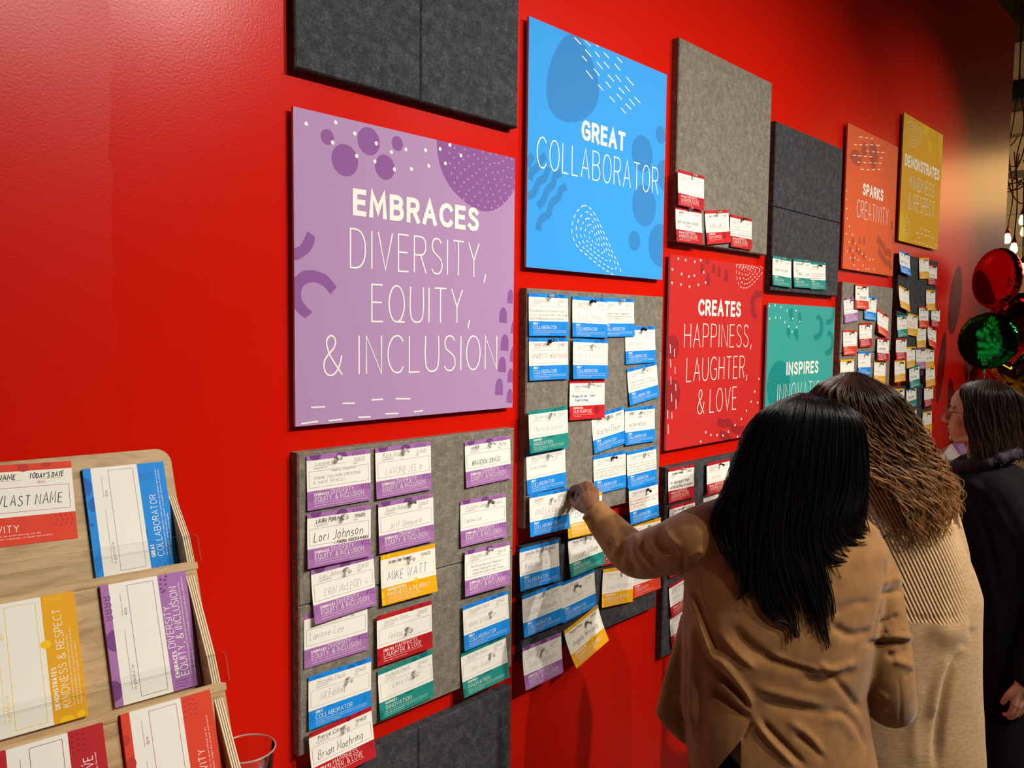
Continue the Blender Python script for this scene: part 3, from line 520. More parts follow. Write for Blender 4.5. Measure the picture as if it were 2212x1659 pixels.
CARDS = [
 (1, 'P', 0.9272, 1.4452, -0.0009, 2, 3, (0.46, 0.09), 'Lavone Lee', '11/14/23', [('Audrey Chesetine', 0.37, 0.75, 0.335, 0.05), ('THANK YOU FOR CREATING', 0.09, 0.83, 0.45, 0.062), ('A SAFE SPACE!', 0.09, 0.57, 0.535, 0.06)], 'p', 'purple note card topmost card nearest the stand on the board below the purple sign'),
 (2, 'P', 1.0917, 1.445, 0.0075, 3, 4, (0.48, 0.11), 'Kyra Wilder', '11-14-23', [('LAVONE LEE <', 0.17, 0.82, 0.56, 0.15)], 'p', 'purple note card topmost middle card below the purple sign, heart drawn after name'),
 (3, 'P', 1.3495, 1.4352, 0.021, 2, 4, (0.53, 0.1), 'AMBER', '11/14', [('BRANDON JUHASZ', 0.14, 0.76, 0.545, 0.12)], 'k', 'purple note card top corner card below purple sign with bold black name'),
 (4, 'P', 0.9248, 1.3295, -0.0301, 5, 6, (0.55, 0.14), 'LAURA POHLMAN', '11/14/23', [('Lori Johnson', 0.09, 0.86, 0.535, 0.2), ('+ MARIA MACNAMARA', 0.4, 0.96, 0.64, 0.075)], 'K', 'purple note card second card down nearest the stand, big looping black writing'),
 (5, 'P', 1.0977, 1.3278, 0.0038, 5, 5, (0.55, 0.1, 's'), 'Susan Baker', '11/14/23', [('Jeff Shepard', 0.19, 0.76, 0.56, 0.14)], 'p', 'purple note card second card of the middle column below the purple sign'),
 (6, 'P', 1.3351, 1.2951, -0.0128, 2, 6, (0.63, 0.1, 's'), 'Kristine Zenk', '11/14/23', [('Lavone Lee', 0.09, 0.44, 0.5, 0.12)], 'g', 'purple note card second card of the far column below purple sign, faint writing'),
 (7, 'P', 0.9368, 1.2182, 0.019, 1.5, 11, (0.53, 0.13), 'Lori Johnson', '11.14.23', [('ERIN McLEOD  )', 0.18, 0.88, 0.545, 0.17)], 'p', 'purple note card tilted third card down nearest the stand, small smile drawn'),
 (8, 'Y', 1.1041, 1.2122, -0.0069, 4, 10, (0.5, 0.17), 'Jocelyn Cabe Thompson', '11/14/23', [('MIKE WATT', 0.11, 0.82, 0.535, 0.2)], 'k', 'yellow note card large black capitals, below the purple cards of the middle column'),
 (9, 'P', 1.3444, 1.1751, -0.0275, 8, 6, (0.5, 0.09), 'Maureen', 'Nov 14', [('The Parent Resource Network is', 0.12, 0.84, 0.41, 0.06), ('always looking for ways to', 0.17, 0.76, 0.485, 0.06), ('include everyone in their mission.', 0.16, 0.86, 0.56, 0.06)], 'p', 'purple note card third in far column below purple sign, three written lines'),
 (10, 'P', 0.92, 1.1275, -0.0206, 0, 4, None, '', '', [('Lavone Lee', 0.08, 0.6, 0.5, 0.16)], 'p', 'purple note card partly covered card, fourth down nearest the stand, cursive name'),
 (11, 'R', 1.0905, 1.085, -0.0053, 9, 5, (0.53, 0.42), 'Michelle Flack', '11/14/23', [('Melissa Sapp', 0.2, 0.64, 0.54, 0.17)], 'g', 'crimson note card fourth card of the middle column below the yellow one'),
 (12, 'B', 1.3408, 1.0486, 0.0276, 9, 6, (0.57, 0.34), 'Michelle Flack', '11/14/23', [('NIKKI BYRNE', 0.1, 0.62, 0.52, 0.12)], 'g', 'blue note card fourth in far column below purple sign, clear pin low'),
 (13, 'B', 0.9269, 1.0004, -0.0248, 3, 4, (0.61, 0.28), 'Michelle Flack', '11/14/23', [('Jill Eibling', 0.16, 0.56, 0.5, 0.16)], 'g', 'blue note card fifth card down nearest the stand, above a crimson card'),
 (14, 'T', 1.0984, 0.9644, 0.0219, 4, 6, (0.62, 0.3), 'Michelle Flack', '11/14/23', [('Cassi Parrk', 0.24, 0.7, 0.45, 0.12)], 'g', 'teal note card lowest card of the middle column below the purple sign'),
 (15, 'T', 1.3414, 0.9347, 0.0365, 3, 12, (0.62, 0.32), 'Michelle Flack', '11/14/23', [('Joe Joyce', 0.18, 0.62, 0.5, 0.13)], 'g', 'teal note card lowest card of the far column, hanging off the grey board'),
 (16, 'R', 0.9225, 0.8951, 0.0359, 14, 14, (0.52, 0.17), 'Pierce Cory', '11/14/23', [('Brian Moehring', 0.11, 0.82, 0.545, 0.18)], 'k', 'crimson note card lowest card nearest the stand, overhanging the dark tile'),
 (17, 'B', 1.5626, 1.789, 0.0047, 2, 4, (0.5, 0.08), 'Claudia Cook', '11/14/23', [('Kristina Bergeron for reaching in results', 0.05, 0.92, 0.435, 0.075), ('as a strong private leader from a group', 0.06, 0.97, 0.525, 0.075), ('up & collaborating in every project! )', 0.04, 0.93, 0.615, 0.075)], 'g', 'blue note card top corner card below the blue sign with three pencil lines'),
 (18, 'B', 1.7313, 1.7862, -0.0183, 3, 5, (0.5, 0.1, 'k'), 'Susan Baker', '11/14/23', [('Sonal Dhiman', 0.16, 0.82, 0.56, 0.17)], 'g', 'blue note card second in top row below blue sign, held by black pin'),
 (19, 'B', 1.8639, 1.7878, 0.0137, 0, 5, (0.55, 0.08), 'Maureen', 'Nov 14', [("& Marianne's Team for recognizing our", 0.12, 0.84, 0.42, 0.06), ('company would bring the positive', 0.12, 0.92, 0.49, 0.06), ('services & Anderson!', 0.12, 0.6, 0.55, 0.06)], 'p', 'blue note card third in top row below blue sign, tucked behind its neighbour'),
 (20, 'B', 1.9758, 1.7096, 0.0205, 0, 5, (0.55, 0.06, 'k'), 'Lori Phillips', '11/14/23', [('Bob Donnelly', 0.1, 0.62, 0.52, 0.15)], 'g', 'blue note card right below the end of the top row, tucked behind'),
 (21, 'B', 1.5649, 1.6765, -0.0027, 2, 5, (0.5, 0.1, 'k'), 'SONAL DHIMAN', '11-14-2023', [('ANNETTE HARTMAN', 0.07, 0.95, 0.49, 0.13)], 'm', 'blue note card crimson capitals, second row below the blue sign'),
 (22, 'B', 1.7294, 1.6733, -0.0277, 9, 5, (0.5, 0.16), 'Dan Finger', '11/14/23', [('BETH & Theresa', 0.16, 0.86, 0.48, 0.13), ('Workflow', 0.15, 0.5, 0.57, 0.08)], 'n', 'blue note card pale pink writing, above the crimson card below the blue sign'),
 (23, 'B', 1.9907, 1.596, 0.1219, 2, 5, (0.53, 0.1), 'Fran Lawson', '11/14/23', [('Collaborate & thanks for letting', 0.05, 0.78, 0.42, 0.06), ('together and making this the happy', 0.06, 0.94, 0.5, 0.06), ('international network!', 0.06, 0.6, 0.57, 0.06)], 'g', 'blue note card tilted card near the far edge below the blue sign'),
 (24, 'U', 1.7246, 1.5633, -0.0237, 4, 4, (0.54, 0.1), 'Laura Walker', '11/14/23', [('the happy vibe team - it always', 0.06, 0.72, 0.44, 0.085), ('brought the happy', 0.15, 0.52, 0.54, 0.085)], 'B', 'scarlet note card alone in the middle below the blue sign, dark blue ink'),
 (25, 'T', 1.5572, 1.4954, 0.0227, 12, 5, (0.55, 0.15), 'Pierce Cory', '11/14/23', [('Theresa Gresko', 0.1, 0.86, 0.52, 0.16)], 'p', 'teal note card above the raised hand, near edge of board below blue sign'),
 (26, 'B', 1.8302, 1.4711, 0.1114, 0, 5, (0.5, 0.17), 'LAURA POHLMAN', '11/14/23', [('Rachel Dean', 0.13, 0.84, 0.56, 0.18)], 'k', 'blue note card tilted card below the blue sign with bold black name'),
 (27, 'B', 1.9797, 1.4726, -0.0009, 2, 5, (0.5, 0.14), 'AMBER', '11/14', [('KATHY KESSEL', 0.14, 0.7, 0.52, 0.1)], 'k', 'blue note card beside the tilted bold-name card at the far edge, small capitals'),
 (28, 'B', 1.5635, 1.3881, 0.0208, 0, 5, (0.53, 0.17), 'Kim Cutter', '11/14/23', [('Nicole Aranda', 0.08, 0.5, 0.43, 0.1)], 't', 'blue note card directly under the teal card, teal handwriting'),
 (29, 'B', 1.8371, 1.3487, 0.0086, 1, 5, (0.55, 0.12, 'k'), 'Kris Thompson', '11/14/23', [('Communication of the Month goes to', 0.06, 0.95, 0.4, 0.055), ('your organized, patience and for the', 0.06, 0.95, 0.46, 0.055), ('most patient friends. This team', 0.06, 0.95, 0.52, 0.055), ('can handle anything whatever it is', 0.06, 0.9, 0.58, 0.055)], 'g', 'blue note card crowded pencil lines, just right of the raised hand'),
 (30, 'B', 1.9927, 1.3461, 0.0231, 3, 5, (0.57, 0.17), 'Angela Baker', '11/14/23', [('Rob Parker connecting us with', 0.06, 0.93, 0.4, 0.06), ('internal and external partners', 0.06, 0.95, 0.47, 0.06), ('so I reached my team by regional', 0.06, 0.98, 0.54, 0.06), ('team & workforce needs growing', 0.06, 0.98, 0.61, 0.06)], 'p', 'blue note card full of black lines at the far edge above red-inked card'),
 (31, 'B', 1.5632, 1.2799, -0.0091, 12, 9, (0.55, 0.2), 'MEGHAN', '11/15/23', [('ANGELA Caruso', 0.12, 0.86, 0.53, 0.19)], 'r', 'blue note card red ink, beside the hand that is pinning'),
 (32, 'B', 1.9959, 1.2388, 0.0087, 10, 9, (0.6, 0.14, 'k'), 'Nikki Hunter', '11/15', [('for his openness to answer every RFP', 0.04, 0.98, 0.4, 0.065), ("asking what's best for everything", 0.03, 0.9, 0.48, 0.065), ('in mentorship!', 0.04, 0.5, 0.56, 0.065)], 'r', 'blue note card red-inked lines at the far edge, overhanging the board'),
 (33, 'Y', 1.7087, 1.2492, -0.0224, 14, 12, None, '', '', [('Ben', 0.2, 0.5, 0.52, 0.22)], 'k', 'yellow note card being pinned by the raised hand'),
 (34, 'B', 1.5381, 1.1427, -0.0189, 3, 9, (0.58, 0.12), 'Jennifer Perez', '11/14/23', [('Kelli Hall  )', 0.13, 0.68, 0.53, 0.16)], 'B', 'blue note card top corner of the short charcoal tile, blue ink with a smile'),
 (35, 'T', 1.7244, 1.1429, 0.0443, 9, 8, (0.5, 0.13), 'Phyllis McIntyre', '11/14', [('Natyjah Gilliam', 0.08, 0.82, 0.56, 0.17)], 'k', 'teal note card under the reaching forearm on the short charcoal tile'),
 (36, 'B', 1.545, 1.0251, 0.0256, 9, 9, (0.55, 0.12), 'Jonathan Perez', '11/14/23', [('Abriana Alexander', 0.05, 0.88, 0.53, 0.19)], 'g', 'blue note card second down on short charcoal tile, wide faint pencil name'),
 (37, 'B', 1.6981, 1.0247, 0.0626, 3, 9, (0.45, 0.22, 's'), 'Leah Douglas', '11/14/23', [('Hayley Parks  ~', 0.12, 0.78, 0.54, 0.16)], 'g', 'blue note card below the teal card on the short charcoal tile'),
 (38, 'R', 1.8768, 1.1331, -0.0396, 1, 5, None, 'Pierce Cory', '', ['Thanks'], 'p', 'crimson note card mostly hidden behind the raised forearm'),
 (39, 'Y', 2.0243, 1.1234, -0.0264, 3, 5, (0.56, 0.14), 'Amber', '11/14', ['Thanks'], 'g', 'yellow note card peeking out above the raised elbow'),
 (40, 'Y', 1.8805, 1.01, -0.1183, 4, 8, (0.58, 0.16), 'Pierce Cory', '', [('Linda Katonka', 0.14, 0.9, 0.56, 0.15)], 'g', 'yellow note card slanting card just under the raised elbow'),
 (41, 'O', 2.0315, 1.0058, -0.0082, 0, 7, None, '', '', ['We bring positive energy to the group', '& a positive attitude'], 'p', 'orange note card half behind the upper arm of the camel blazer'),
 (42, 'P', 1.5466, 0.8877, -0.0004, 10, 13, (0.5, 0.22), 'Pierce Cory', '11/14/23', [('Debbie Machutas', 0.13, 0.87, 0.54, 0.17)], 'g', 'purple note card overhanging the bottom of the short charcoal tile'),
 (43, 'Y', 1.7209, 0.9083, 0.251, 10, 26, (0.6, 0.2, 's'), 'Megan King', '11/14/23', [('Angela Mercado', 0.13, 0.86, 0.53, 0.16)], 'k', 'yellow note card strongly tilted card hanging off the short charcoal tile'),
 (44, 'R', 2.2149, 1.2668, -0.011, 2, 5, (0.5, 0.06), 'Cassandra Howard', '11/14/23', [('has the biggest heart', 0.07, 0.82, 0.46, 0.1), ('will do anything for anyone', 0.05, 0.93, 0.59, 0.1)], 'K', 'crimson note card top corner of the dark board below the red sign, bold black lines'),
 (45, 'R', 2.4362, 1.2618, 0.0071, 9, 5, (0.55, 0.08, 'k'), 'Jan Foster', '11/14/23', [('Jan Wall', 0.2, 0.6, 0.53, 0.12)], 'g', 'crimson note card second at the top of the dark board, beside the black hair'),
 (46, 'R', 2.2223, 1.1487, 0.0047, 5, 5, (0.52, 0.12), 'Thalia Anderson', '11/14/23', ['They always help'], 'k', 'crimson note card just above the raised camel shoulder'),
 (47, 'R', 2.4354, 1.1612, 0.0, 0, 5, None, '', '', ['Thanks'], 'g', 'crimson note card sliver under another crimson card beside the black hair'),
 (48, 'R', 2.2369, 0.9013, 0.117, 4, 5, (0.6, 0.12), 'Andrea Handler', '11/14/23', [('Andrea Handler', 0.1, 0.8, 0.5, 0.12)], 'g', 'crimson note card between the underarm and the lower dark board edge'),
 (49, 'U', 2.2482, 0.8014, 0.0973, 2, 5, None, 'Maureen', '', ['The happy team', 'great'], 'p', 'scarlet note card lowest beside the back of the camel blazer'),
 (50, 'R', 2.2302, 1.0257, 0.0, 2, 5, None, '', '', ['Thanks'], 'g', 'crimson note card almost hidden by the underarm of the blazer'),
 (51, 'R', 2.2181, 2.1888, 0.0011, 9, 5, (0.53, 0.06), 'Lindsay King', '11/14', [('Everlye', 0.08, 0.45, 0.5, 0.14), ('Kyra', 0.55, 0.84, 0.6, 0.16)], 'g', 'crimson note card upper one of four on the board over the red sign'),
 (52, 'R', 2.2195, 2.0809, 0.0129, 3, 8, (0.5, 0.05), 'AMBER', '11/14', [('OUR AWESOME VENDORS', 0.06, 0.86, 0.47, 0.085), ('TEAM!', 0.36, 0.55, 0.57, 0.085)], 'k', 'crimson note card bottom corner of the board over the red sign, black capitals'),
 (53, 'U', 2.3974, 2.0944, 0.1275, 2, 6, (0.5, 0.08), 'Laura Pohlman', '11/14/23', [('KYRA WELLS', 0.17, 0.86, 0.55, 0.17)], 'k', 'scarlet note card middle one along the bottom of the board over the red sign'),
 (54, 'R', 2.5568, 2.0911, 0.001, 2, 5, (0.5, 0.1, 'k'), 'Amy Craig', '11/14', [('for Amazing', 0.1, 0.4, 0.38, 0.06), ('and friendship of coworkers, the', 0.06, 0.95, 0.46, 0.06), ('service to your clients and this', 0.06, 0.95, 0.53, 0.06), ('team and wonderful family and friends', 0.04, 0.98, 0.6, 0.06)], 'p', 'crimson note card far one along the bottom of the board over the red sign'),
 (55, 'T', 2.875, 1.9762, -0.02, 2, 6, (0.45, 0.06), 'AMBER', '11/14', [('CARLEY WALKER!', 0.12, 0.8, 0.5, 0.1)], 'k', 'teal note card first of three teal cards in a row'),
 (56, 'T', 3.0476, 1.9791, 0.0201, 3, 6, (0.55, 0.06), 'Jack Bernard', '11/14', [('JEFF', 0.12, 0.3, 0.45, 0.1), ('TERRELL + TEAM', 0.2, 0.9, 0.56, 0.1)], 'k', 'teal note card middle of three teal cards in a row'),
 (57, 'T', 3.1992, 1.9791, 0.0384, 0, 5, (0.5, 0.1, 'k'), 'SARA Baker', '11/14', [('everyone brings best ideas', 0.05, 0.95, 0.45, 0.07), ('on the team thinks', 0.05, 0.8, 0.53, 0.07), ('big picture', 0.05, 0.55, 0.61, 0.07)], 'r', 'teal note card last of three teal cards in a row, red ink'),
 (58, 'P', 3.5539, 1.8535, 0.098, 0, 5, (0.5, 0.12, 'k'), 'Amy', '11/14', ['Great work'], 'g', 'purple note card tucked at the upper corner of the board below the orange sign'),
 (59, 'O', 3.6592, 1.9126, -0.0054, 6, 6, (0.5, 0.12, 'k'), 'Jenny Lee', '11/14', [('FOR', 0.1, 0.3, 0.45, 0.1), ('TODD BAKER', 0.3, 0.85, 0.58, 0.11)], 'k', 'orange note card frontmost at the top of the board below the orange sign'),
 (60, 'B', 3.7798, 1.8661, -0.041, 0, 5, (0.5, 0.12, 'k'), 'Mark', '11/14', ['great team'], 'g', 'blue note card behind the topmost card below the orange sign'),
 (61, 'O', 3.9341, 1.795, -0.1985, 2, 14, (0.5, 0.12, 'k'), 'Mia', '11/14', ['thanks all'], 'g', 'orange note card strongly tilted card near the far edge below the orange sign'),
 (62, 'R', 3.7318, 1.7441, 0.0226, 2, 5, (0.5, 0.12, 'k'), 'Ann', '11/14', ['so kind'], 'g', 'crimson note card in the middle of the board below the orange sign'),
 (63, 'O', 3.5538, 1.7113, 0.0151, 2, 5, (0.5, 0.12, 'k'), 'Pat', '11/14', ['new ideas'], 'g', "orange note card third row beside the board's near edge below orange sign"),
 (64, 'R', 3.9394, 1.6768, -0.0497, 8, 5, (0.5, 0.12, 'k'), 'Amber', '11/14', [('JANE BAKER', 0.15, 0.7, 0.53, 0.12)], 'k', 'crimson note card under the strongly tilted card below the orange sign'),
 (65, 'B', 3.7305, 1.615, -0.0084, 2, 5, (0.5, 0.12, 'k'), 'Lee', '11/14', ['Lori Baker'], 'p', "blue note card right above the curly hair, in the board's middle"),
 (66, 'Y', 3.5374, 1.5829, -0.0018, 1, 5, (0.5, 0.12, 'k'), 'Ray', '11/14', ['kind'], 'g', "yellow note card at the board's near edge, cut off by curly hair"),
 (67, 'Y', 3.9262, 1.5696, -0.0596, 2, 5, (0.5, 0.12, 'k'), 'Kim', '11/14', ['kind heart'], 'g', 'yellow note card lowest by the far edge below the orange sign'),
 (68, 'B', 4.1977, 2.0961, -0.078, 2, 16, (0.5, 0.12, 'k'), 'Patty', '11/14', [('Molly Starr', 0.1, 0.75, 0.53, 0.14)], 'k', 'blue note card topmost on the board below the yellow sign, curling forward'),
 (69, 'Y', 4.4951, 2.0898, 0.0688, 3, 5, (0.5, 0.12, 'k'), 'Sue', '11/14', ['lovely'], 'g', 'yellow note card at the top, next to a crimson card below yellow sign'),
 (70, 'R', 4.6461, 2.0642, 0.0018, 0, 5, (0.5, 0.12, 'k'), 'LAURA', '11/14', [('Ella Miller', 0.1, 0.8, 0.56, 0.14)], 'k', 'crimson note card top far corner of the board below the yellow sign'),
 (71, 'Y', 4.2092, 1.9229, -0.1328, 2, 18, (0.5, 0.12, 'k'), 'Jan', '11/14', ['be kind'], 'g', 'yellow note card tilted, in second row at the near edge below yellow sign'),
 (72, 'Y', 4.6272, 1.9298, 0.0248, 3, 5, (0.5, 0.12, 'k'), 'Deb', '11/14', ['always helps', 'and listens'], 'g', 'yellow note card second row near the far edge below the yellow sign'),
 (73, 'T', 4.2113, 1.7899, 0.0406, 2, 5, (0.5, 0.12, 'k'), 'Nina Hall', '11/14', [('Kristin Baker', 0.1, 0.85, 0.53, 0.1)], 'r', "teal note card below the tilted yellow card at the board's near edge"),
 (74, 'Y', 4.359, 1.7957, -0.0654, 3, 5, (0.5, 0.12, 'k'), 'Tess', '11/14', ['thoughtful every', 'single day and', 'always smiling'], 'r', 'yellow note card red-inked card in the middle of the crowded board'),
 (75, 'O', 4.5208, 1.8385, 0.0009, 4, 5, (0.5, 0.12, 'k'), 'Jane Fox', '11/14', [('Susan Bell', 0.15, 0.75, 0.53, 0.12)], 'k', 'orange note card above the middle of the crowded board below the yellow sign'),
 (76, 'R', 4.7246, 1.8414, -0.0611, 2, 5, (0.5, 0.12, 'k'), 'Linda Poe', '11/14', [('South Team', 0.15, 0.8, 0.53, 0.11)], 'k', "crimson note card sticking out past the board's far edge"),
 (77, 'Y', 4.5052, 1.7348, 0.0067, 2, 5, (0.5, 0.12, 'k'), 'Gail', '11/14', ['patient and kind', 'to everyone'], 'g', 'yellow note card under the orange card in the crowded middle'),
 (78, 'O', 4.6615, 1.7342, -0.1558, 5, 14, (0.5, 0.12, 'k'), 'Marta', '11/14', [('Great', 0.1, 0.4, 0.43, 0.1), ('thinker', 0.4, 0.75, 0.57, 0.1)], 'k', 'orange note card steeply tilted by the far edge of the crowded board'),
 (79, 'R', 4.2082, 1.6767, 0.0022, 2, 5, (0.5, 0.12, 'k'), 'Cora', '11/14', ['You light up the', 'room and lift', 'everyone up'], 'p', 'crimson note card fourth row at the near edge below the yellow sign'),
 (80, 'Y', 4.3674, 1.6323, 0.0087, 1, 5, (0.5, 0.12, 'k'), 'Tom', '11/14', ['kindness'], 'g', 'yellow note card beside the purple card in the crowded middle'),
 (81, 'P', 4.5003, 1.6239, -0.0043, 6, 5, (0.5, 0.12, 'k'), 'Rose', '11/14', ['welcome'], 'p', 'purple note card only purple card among the crowd below the yellow sign'),
 (82, 'Y', 4.6566, 1.6213, 0.0138, 2, 5, (0.5, 0.12, 'k'), 'LEAH', '11/14', [('ALL TEAMS', 0.15, 0.75, 0.53, 0.11)], 'k', 'yellow note card just past the purple card, by the far edge'),
 (83, 'Y', 4.1993, 1.5686, 0.0191, 3, 5, (0.5, 0.12, 'k'), 'Nell', '11/14', ['caring'], 'g', 'yellow note card hanging below the second tile at the near edge'),
 (84, 'T', 4.3897, 1.5334, 0.0653, 12, 8, (0.5, 0.12, 'k'), 'Iris', '11/14', [('Kate Tang', 0.15, 0.65, 0.53, 0.12)], 'k', 'teal note card overlapping the gap between the two lower boards'),
 (85, 'Y', 4.6629, 1.5253, 0.0438, 8, 5, (0.5, 0.12, 'k'), 'Dana', '11/14', [('Tara Jones', 0.2, 0.7, 0.53, 0.11)], 'p', 'yellow note card overlapping the gap by the far edge of the boards'),
 (86, 'Y', 4.2062, 1.4255, -0.0453, 2, 5, (0.5, 0.12, 'k'), 'Jill Fay', '11/14', ['kind soul'], 'g', 'yellow note card top corner of the lowest board, behind the curly hair'),
 (87, 'T', 4.3882, 1.4271, 0.0621, 3, 5, (0.5, 0.12, 'k'), 'Bea', '11/14', [('Penny Stone', 0.15, 0.75, 0.53, 0.14)], 'k', 'teal note card directly under another teal card on the lowest board'),
 (88, 'R', 4.6495, 1.4191, 0.0179, 8, 5, (0.5, 0.12, 'k'), 'Rita', '11/14', ['joy'], 'g', 'crimson note card top far corner of the lowest board'),
 (89, 'R', 4.4131, 1.3045, 0.1177, 2, 5, None, 'Ava', '11/14', ['fun'], 'g', 'crimson note card tilted sliver beside the curly hair on the lowest board'),
 (90, 'Y', 4.6499, 1.2838, -0.0052, 6, 5, (0.5, 0.12, 'k'), 'Joan', '11/14', ['caring', 'person'], 'g', "yellow note card second from the bottom along the lowest board's far edge"),
 (91, 'R', 4.6683, 1.1999, 0.1208, 2, 5, (0.5, 0.12, 'k'), 'Fern', '11/14', ['She always makes', 'us laugh'], 'p', "crimson note card bottommost along the lowest board's far edge"),
]
# ------------------------------------------------------------------ note cards (6 x 4.25 inch), printed in seven designs
CW, CH = .1524, .108
M_PAPER = mat('white_card_paper', (240, 237, 226), .7, .2)
M_GPR = mat('grey_print', (132, 128, 122), .6, .2)
CARD_COL = {'P': ((166, 110, 172), (118, 62, 132)), 'B': ((22, 138, 226), (24, 104, 190)), 'Y': ((232, 166, 10), (246, 196, 12)), 'R': ((184, 26, 34), (146, 20, 30)),
            'T': ((34, 140, 130), (8, 112, 110)), 'O': ((220, 64, 36), (188, 52, 36)), 'U': ((204, 30, 36), (160, 20, 32))}
CARD_MATS = {}
for _k, (_a, _b) in CARD_COL.items():
    CARD_MATS[_k] = (mat('card_print_'+_k.lower(), _a, .6, .2), mat('card_shape_'+_k.lower(), _b, .6, .2))
INK = {'k': ((18, 17, 18), .0009), 'K': ((16, 15, 16), .0012), 'p': ((58, 55, 54), .00042), 'g': ((98, 94, 90), .00042), 'r': ((164, 36, 42), .0006), 'm': ((172, 30, 66), .00075),
       'n': ((206, 150, 150), .0005), 'B': ((44, 40, 150), .0008), 't': ((60, 124, 136), .0005)}
INK_MATS = {k: mat('ink_'+k.lower()+('_bold' if k.isupper() else ''), c, .6, .2) for k, (c, w) in INK.items()}
PRINT = {'P': ('EMBRACES', .33, [('DIVERSITY,', .36, .72, .755, .088), ('EQUITY, & INCLUSION', .11, .88, .862, .095)], ['We embrace diversity, equity, and inclusion and believe every person deserves to feel', 'respected, supported, and valued. You encourage inclusivity and take pride in representation.'], (.9, .945), (.8, .85)),
 'B': ('GREAT', .225, [('COLLABORATOR', .105, .69, .838, .086)], ['We recognize that great collaborators explore good ideas and we benefit when we connect', 'with each other, our partners, and our customers. You exemplify the power of connections', 'and the importance of working together.'], (.883, .92, .957), (.83, .82, .4)),
 'Y': ('DEMONSTRATES', .43, [('KINDNESS & RESPECT', .105, .88, .84, .086)], ['We care about people, our communities, and each other', 'with sincere kindness and respect in every interaction.', 'You practice kindness, empathy, and respect.'], (.88, .918, .955), (.56, .62, .5)),
 'R': ('CREATES', .29, [('HAPPINESS,', .32, .72, .755, .088), ('LAUGHTER, & LOVE', .11, .79, .862, .095)], ['We believe people should be happy in everything we do - and we have fun. You create', 'happiness, laughter, and love wherever you go.'], (.9, .945), (.7, .42)),
 'T': ('INSPIRES', .31, [('INNOVATION', .11, .58, .838, .086)], ['We bring innovative thinking, thinking differently and always looking', 'and daring, and encourage creativity. You inspire innovation, looking for new', 'ways to do the same.'], (.883, .92, .957), (.78, .76, .32)),
 'O': ('SPARKS', .27, [('CREATIVITY', .105, .56, .838, .086)], ['We bring our creativity to everything we do.', 'Your creative approach inspires unique solutions', 'and thinking.'], (.885, .922, .959), (.62, .7, .22)),
 'U': ('EXEMPLIFIES', .37, [('OUR PURPOSE', .105, .62, .838, .086)], ['We exemplify the purpose we all share every day', 'in everything.'], (.885, .925), (.55, .2))}
